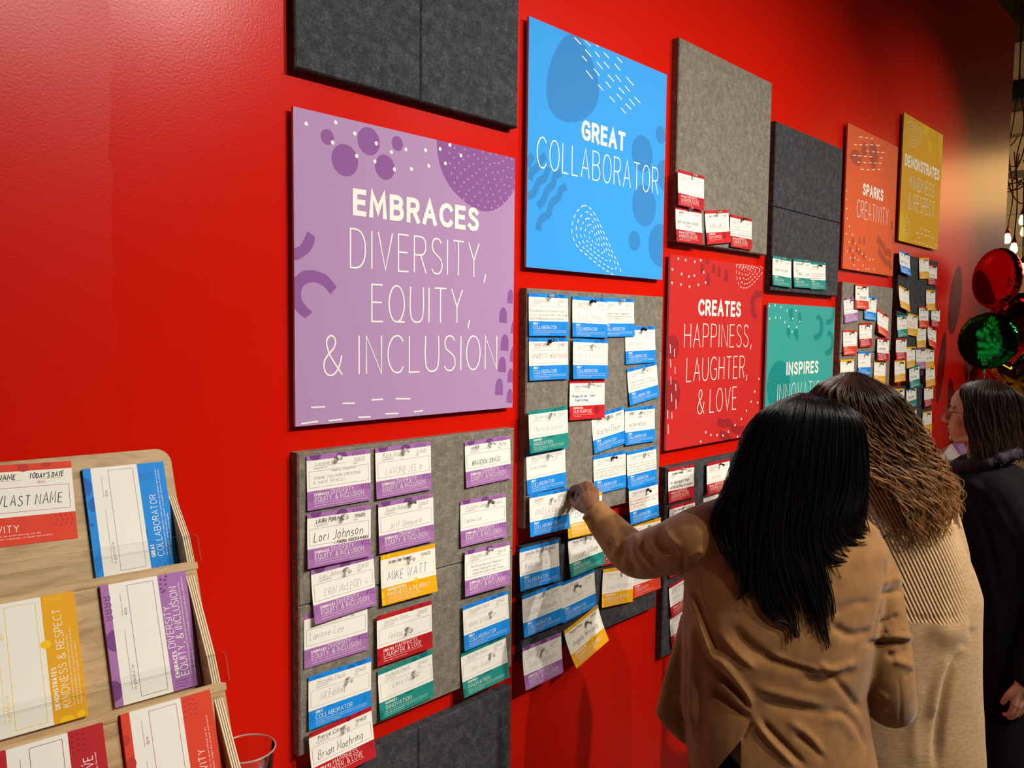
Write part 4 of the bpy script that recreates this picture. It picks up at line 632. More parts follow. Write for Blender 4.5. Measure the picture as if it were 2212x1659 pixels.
# material slots of a card: 0 paper, 1 band colour, 2 band shapes, 3 white print, 4 grey print, 5 ink
def X(u): return (u-.5)*CW
def Y(v): return (.5-v)*CH
HB, FB = .092, .655
def card_print(t, far=False):
    a = Art((-CW/2, CW/2, -CH/2, CH/2)); R = random.Random(ord(t))
    if t == 'P':
        for cx, cv, r in ((.13, .0, .085), (.53, .095, .09)):
            a.poly([(X(cx+r*cos(q)), Y(min(HB, max(0, cv+(1.2 if cv < .05 else -1.2)*abs(r*sin(q)))))) for q in [pi*i/14 for i in range(15)]], 1, 2)
        for i in range(4 if not far else 0):
            for j in range(2):
                c = (.72+.055*i, .035+.04*j); a.line([(X(c[0]-.016), Y(c[1]-.012)), (X(c[0]-.014), Y(c[1]+.01)), (X(c[0]), Y(c[1]+.018)), (X(c[0]+.014), Y(c[1]+.01)), (X(c[0]+.016), Y(c[1]-.012))], .0013, 1, 2)
        for u, v in ((.88, .68), (.92, .68), (.96, .69), (.86, .72), (.91, .74), (.95, .74), (.98, .76), (.85, .695)):
            a.poly([(X(u-.009), Y(v+.018)), (X(u+.009), Y(v+.018)), (X(u+.009), Y(v-.008)), (X(u), Y(v-.02)), (X(u-.009), Y(v-.008))], 1, 2)
        for i in range(3): a.line([(X(.025+.025*i), Y(.69)), (X(.03+.025*i), Y(.74)), (X(.022+.025*i), Y(.79)), (X(.03+.025*i), Y(.84))], .0009, 1, 2)
    elif t in 'BT':
        for i in range(5): a.line([(X(.05+.03*i), Y(.02)), (X(.11+.03*i), Y(.075))], .0011, 1, 2)
        a.poly([(X(.66+.07*cos(q)), Y(HB-.075*sin(q))) for q in [pi*i/12 for i in range(13)]], 1, 2)
        a.poly([(X(.83+.09*cos(q)), Y(.0+.085*sin(q))) for q in [pi*i/12 for i in range(13)]], 1, 2)
        a.ellipse(X(.48), Y(.03), .003, .0028, 1, 2, 10)
        a.poly([(X(.32+.05*cos(q)), Y(FB+.02*sin(q))) for q in [pi*i/8 for i in range(9)]], 1, 2)
        if t == 'B':
            for i in range(5):
                v = .68+.035*i; a.line([(X(.83), Y(v)), (X(.86), Y(v+.012)), (X(.89), Y(v)), (X(.92), Y(v+.012))], .0008, 1, 2)
            for i in range(4): a.line([(X(.03+.02*(i % 2)+.014*cos(q)), Y(.72+.045*i+.02*sin(q))) for q in [pi*j/6 for j in range(7)]], .0012, 1, 2)
        else:
            a.ellipse(X(.0), Y(.9), .009, .011, 1, 2); a.poly([(X(.55+.1*cos(q)), Y(FB+.05*sin(q))) for q in [pi*i/10 for i in range(11)]], 1, 2)
            a.ellipse(X(.74), Y(.7), .011, .004, 1, 1)
            for i in range(4):
                for j in range(2): a.ellipse(X(.84+.04*i), Y(.7+.05*j), .001, .0022, 1, 2, 8)
    elif t == 'Y':
        for u, v, r in ((.05, .045, .004), (.14, .02, .005), (.0, .79, .007), (.03, .93, .004), (.62, .66, .005)): a.ellipse(X(u), Y(v), r, r*1.2, 1, 2, 14)
        for i in range(6): a.line([(X(.3+.035*i), Y(.075)), (X(.34+.035*i), Y(.02))], .001, 1, 2)
        for i in range(7 if not far else 0): a.line([(X(.94+.01*(i % 2)), Y(.7+.025*i)), (X(.985), Y(.69+.025*i))], .0009, 1, 2)
    else:
        for u, v, r in ((.04, .02, .005), (.62, .05, .007), (.8, .02, .006), (.0, .86, .008)): a.ellipse(X(u), Y(v), r, r*.8, 1, 2, 14)
        if t == 'U':
            a.ellipse(X(.76), Y(.77), .012, .012, 1, 2, 20)
        for i in range(4):
            for j in range(3): a.ellipse(X(.84+.04*i+.012*(j % 2)), Y(.69+.055*j), .0011, .0024, 1, 2, 8)
    # form lines
    lw = .0004 if not far else .0006
    lm = 2 if t in 'PRYO' else 4
    a.rect4(X(.105), X(.6), Y(.205)-lw, Y(.205), 1, lm); a.rect4(X(.71), X(.91), Y(.205)-lw, Y(.205), 1, lm)
    a.line([(X(.035), Y(.295)), (X(.965), Y(.295)), (X(.965), Y(.598)), (X(.035), Y(.598)), (X(.035), Y(.295))], lw*1.3, 1, lm)
    b, u1, big, small, vs, ws = PRINT[t]
    if not far:
        a.text('is grateful for...', X(.105), Y(.258), .0042, 1, lm, w=.0004, fit=.225*CW, sm=2)
        a.text('date', X(.72), Y(.258), .0042, 1, lm, w=.0004, fit=.06*CW, sm=2)
    bc = .052*CH; bv = big[0][3] if big[0][1] > .2 else big[0][3]-big[0][4]-.02
    a.text(b, X(.105), Y(bv)+bc*.1, bc*.8, 2, 3, w=bc*.2, track=.32, fit=(u1-.105)*CW, sm=2)
    for s, x0, x1, v, c in big: a.text(s, X(x0), Y(v), c*CH*.93, 2, 3, w=c*CH*.085, track=.22, fit=(x1-x0)*CW, sm=2 if far else 3)
    for s, v, wd_ in zip(small, vs, ws):
        if far: a.rect4(X(.105), X(.105+wd_), Y(v), Y(v)+.0011, 2, 3)
        else: a.text(s, X(.105), Y(v), .018*CH, 2, 3, w=.00028, fit=wd_*CW, sm=1)
    return a
PRINT_CACHE = {}
def card_mesh(t, ink, writing, bend=0, far=False, seed=0, twist=0, thick=.0005, blank=False):
    key = (t, far)
    if key not in PRINT_CACHE: PRINT_CACHE[key] = card_print(t, far)
    P = PRINT_CACHE[key]; a = Art((-CW/2, CW/2, -CH/2, CH/2)); rnd = random.Random(seed)
    iw = INK[ink][1]*(1 if not far else 1.5)
    for tx, x0, x1, v, c in writing:
        a.text(tx, X(x0), Y(v), c*CH*.86, 3, 5, w=iw, track=.26, fit=(x1-x0)*CW, hand=1, rnd=rnd, sm=2, space=.42)
    verts = []; faces = []; mi = []
    cuts = [0, HB] + [HB+(FB-HB)*i/8 for i in range(1, 9)] + [FB+(1-FB)*i/5 for i in range(1, 6)]
    def bz(x, y):
        s = min(1, max(0, .5-y/CH-.08)); return bend*(s**1.6)*(1+twist*x/CW)
    n = len(cuts)
    for sd in (0, 1):
        for v in cuts:
            for x in (-CW/2, CW/2): verts.append((x, Y(v), bz(x, Y(v)) - (thick if sd else 0)))
    for i in range(n-1):
        faces.append((2*i, 2*i+2, 2*i+3, 2*i+1)); mi.append(1 if (cuts[i] < HB-1e-6 or cuts[i] >= FB-1e-6) else 0)
        k = 2*n; faces.append((k+2*i+1, k+2*i+3, k+2*i+2, k+2*i)); mi.append(0)
        band = mi[-2]
        faces.append((2*i, k+2*i, k+2*i+2, 2*i+2)); mi.append(band); faces.append((2*i+1, 2*i+3, k+2*i+3, k+2*i+1)); mi.append(band)
    faces.append((0, 1, 2*n+1, 2*n)); mi.append(1); faces.append((2*n-2, 4*n-2, 4*n-1, 2*n-1)); mi.append(1)
    for A in (P, a):
        b = len(verts); verts += [(x, y, bz(x, y)+l*.00006+.00003) for x, y, l in A.v]
        faces += [tuple(i+b for i in f) for f in A.f]; mi += A.m
    return verts, faces, mi
def card_object(name, t, ink, data):
    return mesh(name, data[0], data[1], [M_PAPER, CARD_MATS[t][0], CARD_MATS[t][1], M_WHITE, M_GPR, INK_MATS[ink]], idx=data[2])

# push pins: lathed head and needle
M_CLEAR = mat('clear_plastic', (252, 252, 250), .03, .6, Transmission_Weight=.88, IOR=1.36)
M_BLACK = mat('black_plastic', (16, 16, 18), .2, .5)
M_SMOKE = mat('smoky_plastic', (150, 150, 152), .1, .5, Transmission_Weight=.7, IOR=1.49)
M_STEEL = mat('steel', (200, 200, 198), .25, .5, 1.0)
def lathe(profile, n=16, axis='z'):
    v = []; f = []
    for r, z in profile:
        v += [(r*cos(2*pi*i/n), r*sin(2*pi*i/n), z) for i in range(n)]
    for k in range(len(profile)-1):
        for i in range(n):
            f.append((k*n+i, k*n+(i+1) % n, (k+1)*n+(i+1) % n, (k+1)*n+i))
    f.append(tuple(range(n))[::-1]); f.append(tuple(range((len(profile)-1)*n, len(profile)*n)))
    return v, f
PIN_PROTO = {}
def pin(kind, pos, tilt, label):
    if kind not in PIN_PROTO:
        hv, hf = lathe([(.0052, .004), (.0056, .0046), (.0054, .0056), (.003, .0068), (.0026, .011), (.0034, .0135), (.0046, .0146), (.0047, .0158), (.0038, .0166)], 14)
        nv, nf = lathe([(.0004, -.012), (.00055, -.009), (.00055, .006)], 6)
        b = len(hv); me = bpy.data.meshes.new('push_pin'); me.from_pydata(hv+nv, [], hf+[tuple(i+b for i in q) for q in nf])
        for m in ({'c': M_CLEAR, 'k': M_BLACK, 's': M_SMOKE}[kind], M_STEEL): me.materials.append(m)
        me.polygons.foreach_set('material_index', [0]*len(hf)+[1]*len(nf)); me.polygons.foreach_set('use_smooth', [True]*(len(hf)+len(nf)))
        PIN_PROTO[kind] = me
    o = bpy.data.objects.new('push_pin', PIN_PROTO[kind]); COL.objects.link(o)
    ez = Vector((tilt[0], -1, tilt[1])).normalized(); ex = Vector((1, 0, 0)); ey = ez.cross(ex).normalized()
    frame(o, pos, ey.cross(ez), ey)
    tag(o, label, 'push pin', 'push pins in the note cards')
AUTO = {1: [(.1, .62, .5, .09)], 2: [(.1, .85, .44, .07), (.1, .7, .54, .07)], 3: [(.08, .85, .41, .055), (.08, .8, .485, .055), (.08, .7, .56, .055)]}
CARD_GROUP = 'note cards pinned to the boards'
for cid, t, cx, cz, ang, lift, bend, pn, fr, dt, body, ink, lab in CARDS:
    wr = []
    if fr: wr.append((fr, .13, min(.56, .13+.034*len(fr)), .195, .082))
    if dt: wr.append((dt, .73, .9, .195, .062))
    st = [b for b in body if isinstance(b, str)]
    if st: wr += [(s,)+q for s, q in zip(st, AUTO[len(st)])]
    wr += [b for b in body if not isinstance(b, str)]
    far = cid > 57
    rr = random.Random(cid*7)
    o = card_object('note_card', t, ink, card_mesh(t, ink, wr, bend/1000, far, cid, rr.uniform(-.5, .5)))
    y = -(TH+.0012+lift/1000)
    frame(o, (cx, y, cz), (cos(ang), 0, sin(ang)), (-sin(ang), 0, cos(ang)))
    tag(o, lab, 'card', CARD_GROUP)
    if pn:
        kind = pn[2] if len(pn) > 2 else 'c'
        p = o.matrix_basis @ Vector((X(pn[0]), Y(pn[1]), .0005))
        pin(kind, p, (rr.uniform(-.25, .45), rr.uniform(-.35, .35)), ' '.join(({'c': 'clear', 'k': 'black', 's': 'smoky'}[kind]+' pin in '+lab.replace(' note card', ' card')).split()[:16]))
# ------------------------------------------------------------------ tiered wooden card stand on a counter by the wall
def mat_wood(name, a, b, scale=(1, 1, 1)):
    m = mat(name, a, .5, .3); mp = coords(m, scale)
    w = nz(m, mp, 9, 5, .6, .6); f = nz(m, coords(m, (scale[0]*3, scale[1]*60, scale[2]*60)), 7, 3, .7)
    mx = node(m, 'ShaderNodeMath', operation='MULTIPLY_ADD'); wire(m, f, 'Fac', mx, 0); mx.inputs[1].default_value = .5; wire(m, w, 'Fac', mx, 2)
    m2 = node(m, 'ShaderNodeMath', operation='MULTIPLY'); wire(m, mx, 'Value', m2, 0); m2.inputs[1].default_value = .67
    wire(m, ramp(m, m2, 'Value', [(.38, b), (.52, a), (.64, tuple(min(255, c+14) for c in a))]), 'Color', bsdf(m), 'Base Color')
    return m
M_OAK = mat_wood('oak_veneer', (184, 152, 106), (152, 120, 76), (1.5, 8, 8))
def mat_ply(name, axis):
    m = mat(name, (226, 200, 156), .6, .2); w = node(m, 'ShaderNodeTexWave'); w.bands_direction = axis; w.inputs['Scale'].default_value = 105; w.inputs['Distortion'].default_value = .1
    wire(m, coords(m), 'Vector', w, 'Vector'); wire(m, ramp(m, w, 'Fac', [(.25, (128, 100, 68)), (.45, (226, 202, 162)), (.8, (238, 220, 184))]), 'Color', bsdf(m), 'Base Color'); return m
M_PLY = mat_ply('plywood_edge', 'X'); M_PLYE = mat('veneer_edge', (216, 186, 140), .6, .2)
def mat_acrylic():
    m = bpy.data.materials.new('clear_acrylic'); m.use_nodes = True; nt = m.node_tree; out = nt.nodes['Material Output']; nt.nodes.remove(bsdf(m))
    t = nt.nodes.new('ShaderNodeBsdfTransparent'); t.inputs[0].default_value = (.96, .97, .97, 1); g = nt.nodes.new('ShaderNodeBsdfGlossy'); g.inputs['Roughness'].default_value = .03
    fr = nt.nodes.new('ShaderNodeFresnel'); fr.inputs[0].default_value = 1.22; mx = nt.nodes.new('ShaderNodeMixShader')
    nt.links.new(fr.outputs[0], mx.inputs[0]); nt.links.new(t.outputs[0], mx.inputs[1]); nt.links.new(g.outputs[0], mx.inputs[2]); nt.links.new(mx.outputs[0], out.inputs[0])
    return m
M_ACR = mat_acrylic()
M_ACE = mat('acrylic_cut_edge', (226, 222, 210), .2, .5)

SY, STH = -.09, .40
SO = Vector((.392, -.204, 1.551)); SEX = Vector((cos(SY), sin(SY), 0)); SOUT = Vector((sin(SY), -cos(SY), 0))
SUP = Vector((0, 0, cos(STH))) - SOUT*sin(STH); SN = SOUT*cos(STH) + Vector((0, 0, sin(STH)))
stand = empty('card_stand', (SO.x, SO.y-.2, .945))
tag(stand, 'tiered light wooden card stand with clear front lips on a counter by the wall', 'display stand')
def spt(k, a, s, off):
    """point of tier k: a along the tier, s down its sloping face, off outward from the face of the cards"""
    return SO + SEX*a + SOUT*(.103*k) - Vector((0, 0, .138*k)) - SUP*s + SN*off
def slab(name, k, outline, o0, o1, m, parent, edge=None, bevel=.0012):
    """prism on the sloping plane of tier k; outline = [(a, s)]; o0 back offset, o1 front offset; local frame lies in the plane"""
    n = len(outline); ca = sum(q[0] for q in outline)/n; cs = sum(q[1] for q in outline)/n
    v = [(a-ca, cs-s, o0) for a, s in outline]+[(a-ca, cs-s, o1) for a, s in outline]
    f = [tuple(range(n)), tuple(range(2*n-1, n-1, -1))]+[(i, n+i, n+(i+1) % n, (i+1) % n) for i in range(n)]
    o = mesh(name, v, f, [m, edge or m], None, idx=[0, 0]+[1]*n)
    frame(o, spt(k, ca, cs, 0), SEX, SUP)
    bm = bmesh.new(); bm.from_mesh(o.data); bmesh.ops.recalc_face_normals(bm, faces=bm.faces); bm.to_mesh(o.data); bm.free()
    if bevel: bev(o, bevel)
    if parent:
        adopt(o, parent)
    return o
AL, AR = -.52, .118
PAN = -.0065
for k in range(4):
    top = [-.022, -.012, -.012, -.012][k]; r = [.022, .006, .006, .006][k]
    ar = AR - .002*k
    out = [(AL, top), (ar-r, top)]+[(ar-r+r*sin(q), top+r-r*cos(q)) for q in [pi/2*i/6 for i in range(1, 7)]]+[(ar, .168), (AL, .168)]
    slab('back_panel', k, out, PAN-.012, PAN, M_OAK, stand, M_PLYE)
    slab('shelf_ledge', k, [(AL, .1575), (ar, .1575), (ar, .1675), (AL, .1675)], PAN, .036, M_OAK, stand, M_PLYE)
    # plywood cheek: a plate square to the tier, its front edge slopes out then runs along the lip
    prof = [(.052 if k == 0 else .008, PAN), (.118, .026), (.1565, .031), (.1565, PAN)]
    v = []; a0, a1 = (ar-.0125, ar-.002) if k == 0 else (ar-.0165, ar-.005)
    for a in (a0, a1): v += [spt(k, a, s, o)[:] for s, o in prof]
    c = Vector(v[0]); loc = [((Vector(p)-c).dot(SEX), (Vector(p)-c).dot(SUP), (Vector(p)-c).dot(SN)) for p in v]
    g = mesh('plywood_cheek', loc, [(3, 2, 1, 0), (4, 5, 6, 7), (0, 1, 5, 4), (1, 2, 6, 5), (2, 3, 7, 6), (3, 0, 4, 7)], [M_OAK, M_PLY], idx=[0, 0, 1, 1, 1, 1])
    frame(g, c, SEX, SUP); adopt(g, stand)
    rr = .006; lo = [(AL, .1565), (AL, .118)]+[(ar+.006-rr+rr*sin(q), .118+rr-rr*cos(q)) for q in [pi/2*i/4 for i in range(5)]]+[(ar+.006, .1565)]
    slab('acrylic_lip', k, lo, .0325, .0350, M_ACR, stand, M_ACE, 0)
# stepped side cheeks under the tiers carry the stand on the counter
for a in (.085, -.5):
    P = []
    for k in range(4):
        P += [(.103*k-.03, -.138*k-.02), (.103*k+.045, -.138*k-.175)]
    P += [(.103*3+.06, .945-SO.z), (-.06, .945-SO.z)]
    v = [(SEX*(a+d)+SOUT*b+Vector((0, 0, z)))[:] for d in (0, .015) for b, z in P]; n = len(P)
    f = [tuple(range(n)), tuple(range(2*n-1, n-1, -1))]+[(i, n+i, n+(i+1) % n, (i+1) % n) for i in range(n)]
    o = mesh('side_panel', [(Vector(q)+SO-Vector(stand.location))[:] for q in v], f, [M_OAK], stand)
M_TOP = mat('white_laminate_counter', (206, 200, 190), .4, .4)
ct = empty('counter', (-.35, -.36, 0)); tag(ct, 'pale counter under the tiered card stand', 'counter')
cbox = lambda n, *q: adopt(box(n, *q), ct)
cbox('counter_top', -1.25, .69, -.78, -.025, .905, .945, M_TOP); cbox('base_cabinet', -1.2, .65, -.74, -.03, 0, .905, M_TOP)

def stack(k, t, a0, s0, thick, label, group='blank card stacks on the stand', n=1):
    o = card_object('note_card_stack', t, 'k', card_mesh(t, 'k', [], 0, False, 0, 0, thick))
    frame(o, spt(k, a0+CH/2, s0+CW/2, thick+PAN+.0004), SUP, -SEX); return tag(o, label, 'card stack', group)
stack(0, 'B', -.004, .0, .0062, 'stack of blank blue note cards on the top tier')
stack(1, 'P', -.0105, .0, .0062, 'stack of blank purple note cards on the second tier')
stack(1, 'Y', -.1495, .0, .008, 'stack of blank yellow note cards on the second tier')
stack(2, 'O', -.016, -.0065, .0068, 'stack of blank orange note cards on the lowest visible tier')
stack(2, 'R', -.146, -.004, .016, 'thick stack of blank crimson note cards on the lowest visible tier')
sm = card_object('sample_card', 'O', 'k', card_mesh('O', 'k', [('FIRST/LAST NAME', .1, .56, .19, .075), ("TODAY'S DATE", .66, .93, .19, .07), ('FIRST/LAST NAME', .2, .9, .52, .15)], 0, False, 5))
frame(sm, spt(0, -.013-CW/2-.004, -.017+CH/2, PAN+.0008), SEX-SUP*.03, SUP+SEX*.03)
tag(sm, 'filled-in orange example card lying flat against the top wooden panel', 'card')

# clear plastic cup on the counter
cv, cf = lathe([(.001, 0), (.031, 0), (.033, .004), (.0445, .118), (.0462, .1195), (.0462, .1215), (.0445, .1215), (.0432, .118), (.0318, .006), (.001, .005)], 40)
cup = mesh('plastic_cup', cv, cf, [M_ACR], smooth=True); cup.location = (.622, -.212, .9455)
M_RIM = mat('clear_cup_rim', (225, 220, 210), .12, .5, Transmission_Weight=.6)
tv = [((.0455+.0014*cos(b))*cos(a), (.0455+.0014*cos(b))*sin(a), .1205+.0014*sin(b)) for a in [2*pi*i/40 for i in range(40)] for b in [2*pi*j/6 for j in range(6)]]
rm = mesh('rim', tv, [(i*6+j, ((i+1) % 40)*6+j, ((i+1) % 40)*6+(j+1) % 6, i*6+(j+1) % 6) for i in range(40) for j in range(6)], [M_RIM], cup, True)
tag(cup, 'clear plastic cup beside the card stand, only its rim in view', 'cup')
# ------------------------------------------------------------------ organic modelling tools
def catmull(P, n):
    """n points evenly along a Catmull-Rom curve through P (array k x d)"""
    P = np.asarray(P, float); k = len(P)
    Q = np.vstack([2*P[0]-P[1], P, 2*P[-1]-P[-2]]); out = []
    for i in range(k-1):
        p0, p1, p2, p3 = Q[i:i+4]
        t = np.linspace(0, 1, 12, endpoint=False)[:, None]
        out.append(.5*((2*p1)+(-p0+p2)*t+(2*p0-5*p1+4*p2-p3)*t**2+(-p0+3*p1-3*p2+p3)*t**3))
    out = np.vstack(out+[P[-1:]]); s = np.r_[0, np.cumsum(np.linalg.norm(np.diff(out[:, :3], axis=0), axis=1))]
    u = np.linspace(0, s[-1], n); return np.stack([np.interp(u, s, out[:, j]) for j in range(out.shape[1])], 1)
def ellipsoid(c, r, ax=None, nu=18, nv=12):
    ax = ax or (Vector((1, 0, 0)), Vector((0, 1, 0)), Vector((0, 0, 1))); c = Vector(c); v = []; f = []
    v.append(c-ax[2]*r[2])
    for j in range(1, nv):
        t = pi*j/nv
        for i in range(nu):
            q = 2*pi*i/nu; v.append(c+ax[0]*(r[0]*sin(t)*cos(q))+ax[1]*(r[1]*sin(t)*sin(q))-ax[2]*(r[2]*cos(t)))
    v.append(c+ax[2]*r[2])
    for i in range(nu):
        f.append((0, 1+(i+1) % nu, 1+i)); f.append((len(v)-1, 1+(nv-2)*nu+i, 1+(nv-2)*nu+(i+1) % nu))
        for j in range(nv-2): f.append((1+j*nu+i, 1+j*nu+(i+1) % nu, 1+(j+1)*nu+(i+1) % nu, 1+(j+1)*nu+i))
    return [tuple(q) for q in v], f
def loft(rings, n=28, ex=2.0):
    """closed loft; ring = (centre, half-axis a, half-axis b)"""
    v = []; f = []
    for c, a, b in rings:
        for i in range(n):
            q = 2*pi*i/n; ca, sa = cos(q), sin(q)
            v.append(tuple(Vector(c)+Vector(a)*(abs(ca)**(2/ex)*(1 if ca > 0 else -1))+Vector(b)*(abs(sa)**(2/ex)*(1 if sa > 0 else -1))))
    for k in range(len(rings)-1):
        for i in range(n): f.append((k*n+i, k*n+(i+1) % n, (k+1)*n+(i+1) % n, (k+1)*n+i))
    f.append(tuple(range(n))[::-1]); f.append(tuple(range((len(rings)-1)*n, len(rings)*n)))
    return v, f
def tube(pts, radii, n=14, seg=None, flat=1.0, cap=True):
    """tapering round limb through pts"""
    P = np.array([tuple(p) for p in pts]); R = np.asarray(radii, float)
    Q = catmull(np.c_[P, R], seg or max(6, 5*len(P))); rings = []; prev = None
    for i in range(len(Q)):
        t = Vector(Q[min(i+1, len(Q)-1), :3]-Q[max(i-1, 0), :3]).normalized()
        a = (prev - t*prev.dot(t)).normalized() if prev else t.orthogonal().normalized()
        prev = a; b = t.cross(a); r = Q[i, 3]; rings.append((Vector(Q[i, :3]), a*r, b*r*flat))
    if cap:
        t0 = (rings[0][0]-rings[1][0]).normalized(); r0 = Q[0, 3]; t1 = (rings[-1][0]-rings[-2][0]).normalized(); r1 = Q[-1, 3]
        pre = [(rings[0][0]+t0*r0*sin(q), rings[0][1]*cos(q), rings[0][2]*cos(q)) for q in (1.4, 1.0, .5)]
        post = [(rings[-1][0]+t1*r1*sin(q), rings[-1][1]*cos(q), rings[-1][2]*cos(q)) for q in (.5, 1.0, 1.4)]
        rings = pre+rings+post
    return loft(rings, n)
def fuse(pieces, voxel, smooth=6, factor=.5):
    """one continuous closed surface out of overlapping closed pieces"""
    v = []; f = []
    for a, b in pieces:
        k = len(v); v += a; f += [tuple(i+k for i in q) for q in b]
    me = bpy.data.meshes.new('fuse'); me.from_pydata(v, [], f); o = bpy.data.objects.new('fuse', me); COL.objects.link(o)
    bm = bmesh.new(); bm.from_mesh(me); bmesh.ops.recalc_face_normals(bm, faces=bm.faces); bm.to_mesh(me); bm.free()
    r = o.modifiers.new('r', 'REMESH'); r.mode = 'VOXEL'; r.voxel_size = voxel
    if smooth: s = o.modifiers.new('s', 'SMOOTH'); s.iterations = smooth; s.factor = factor
    dg = bpy.context.evaluated_depsgraph_get(); ev = o.evaluated_get(dg); out = bpy.data.meshes.new_from_object(ev)
    bpy.data.objects.remove(o); bpy.data.meshes.remove(me); return out
def vco(me):
    a = np.empty(len(me.vertices)*3); me.vertices.foreach_get('co', a); return a.reshape(-1, 3)
def vno(me):
    a = np.empty(len(me.vertices)*3); me.vertex_normals.foreach_get('vector', a); return a.reshape(-1, 3)
def setco(me, c): me.vertices.foreach_set('co', c.ravel()); me.update()
_R, _U, _F, _C = (np.array(tuple(q)) for q in (RIGHT, UP, FWD, CAM))
def view(c):
    d = c-_C; z = d@_F; return np.stack([1106+FPX*(d@_R)/z, 829.5-FPX*(d@_U)/z], 1), z
def folds(me, L, side=.15):
    """press cloth folds into the surface that faces the room: L = [(points, half width, height in m)]"""
    c = vco(me); n = vno(me); p, z = view(c); d = (c-_C); d /= np.linalg.norm(d, axis=1)[:, None]
    face = np.clip((-(n*d).sum(1)+side)/.4, 0, 1); H = np.zeros(len(c))
    for pts, w, h in L:
        Q = catmull(np.array(pts, float)[:, :2] if len(pts) > 2 else np.array([pts[0], ((pts[0][0]+pts[1][0])/2, (pts[0][1]+pts[1][1])/2), pts[1]], float), 24); best = np.full(len(c), 1e9); tb = np.zeros(len(c))
        near = (p[:, 0] > Q[:, 0].min()-3*w) & (p[:, 0] < Q[:, 0].max()+3*w) & (p[:, 1] > Q[:, 1].min()-3*w) & (p[:, 1] < Q[:, 1].max()+3*w)
        idx = np.where(near)[0]
        if not len(idx): continue
        for i in range(len(Q)-1):
            a, b = Q[i], Q[i+1]; ab = b-a; t = np.clip(((p[idx]-a)@ab)/(ab@ab+1e-9), 0, 1); dd = np.linalg.norm(p[idx]-(a+t[:, None]*ab), axis=1)
            m = dd < best[idx]; best[idx[m]] = dd[m]; tb[idx[m]] = (i+t[m])/(len(Q)-1)
        H[idx] += h*np.exp(-(best[idx]/w)**2)*np.clip(np.minimum(tb[idx], 1-tb[idx])*5+.15, 0, 1)
    setco(me, c+n*(H*face)[:, None])
def jitter(me, amp, scale, seed=0):
    c = vco(me); n = vno(me); h = np.array([mnoise.noise(Vector(q)*scale+Vector((seed, 0, 0))) for q in c]); setco(me, c+n*(h*amp)[:, None])
def organic(name, me, m, parent):
    me.name = name; me.materials.clear(); me.materials.append(m)
    me.polygons.foreach_set('use_smooth', [True]*len(me.polygons)); o = bpy.data.objects.new(name, me); COL.objects.link(o)
    return adopt(o, parent) if parent else o
def px_rings(L, ax, bx, back=None):
    """torso rings from (py, left px, right px, depth, half depth)"""
    out = []
    for py, l, r, d, hd in L:
        a = at(l, py, d); b = at(r, py, d); w = (b-a).length/2
        out.append(((a+b)/2, ax*w, bx*hd))
    return out
class Hair:
    def __init__(s): s.v = []; s.f = []; s.t = []; s.cv = []; s.cf = []; s.ct = []; s.n = 0
    def strand(s, P, r0, r1, sides=3, tone=0):
        P = np.asarray(P); n = len(P); b = s.n; t = np.gradient(P, axis=0); t /= np.linalg.norm(t, axis=1)[:, None]+1e-12
        a = np.cross(t, _F); a /= np.linalg.norm(a, axis=1)[:, None]+1e-12; c = np.cross(t, a)
        u = np.linspace(0, 1, n)[:, None]; r = (r0*(1-u)+r1*u)*np.minimum(1, u*8+.4)
        V = np.stack([P+a*(r*cos(2*pi*k/sides))+c*(r*sin(2*pi*k/sides)) for k in range(sides)], 1).reshape(-1, 3)
        i = np.arange(n-1)[:, None]*sides; k = np.arange(sides)[None]; k1 = (k+1) % sides
        s.cv.append(V); s.cf.append((b+np.stack([i+k, i+k1, i+sides+k1, i+sides+k], 2)).reshape(-1, 4))
        s.ct.append(np.stack([np.repeat(u[:, 0], sides), np.full(n*sides, tone)], 1)); s.n += n*sides
    def sheet(s, G, tone=0):
        """grid surface through resampled guides (array g x n x 3)"""
        b = len(s.v); g, n = G.shape[:2]
        for i in range(g):
            for j in range(n): s.v.append(tuple(G[i, j])); s.t.append((j/(n-1), tone))
        for i in range(g-1):
            for j in range(n-1): s.f.append((b+i*n+j, b+i*n+j+1, b+(i+1)*n+j+1, b+(i+1)*n+j))
    def add(s, me_data, u=.1, tone=0):
        b = len(s.v); s.v += list(me_data[0]); s.f += [tuple(i+b for i in q) for q in me_data[1]]; s.t += [(u, tone)]*len(me_data[0])
    def build(s, name, m, parent):
        b = s.n; V = np.concatenate(s.cv+[np.array(s.v)]) if s.v else np.concatenate(s.cv); Q = np.concatenate(s.cf); T = np.concatenate(s.ct+([np.array(s.t)] if s.t else []))
        ex = [tuple(i+b for i in q) for q in s.f]; me = bpy.data.meshes.new(name); nl = Q.size+sum(map(len, ex)); me.vertices.add(len(V)); me.vertices.foreach_set('co', V.ravel())
        me.loops.add(nl); me.loops.foreach_set('vertex_index', np.concatenate([Q.ravel()]+[np.array(q) for q in ex]).astype(np.int32)); ln = np.array([4]*len(Q)+[len(q) for q in ex])
        me.polygons.add(len(ln)); me.polygons.foreach_set('loop_start', np.r_[0, np.cumsum(ln)[:-1]].astype(np.int32)); me.update(calc_edges=True)
        at_ = me.attributes.new('along', 'FLOAT', 'POINT'); at_.data.foreach_set('value', T[:, 0].astype(np.float32))
        a2 = me.attributes.new('tone', 'FLOAT', 'POINT'); a2.data.foreach_set('value', T[:, 1].astype(np.float32))
        return organic(name, me, m, parent)
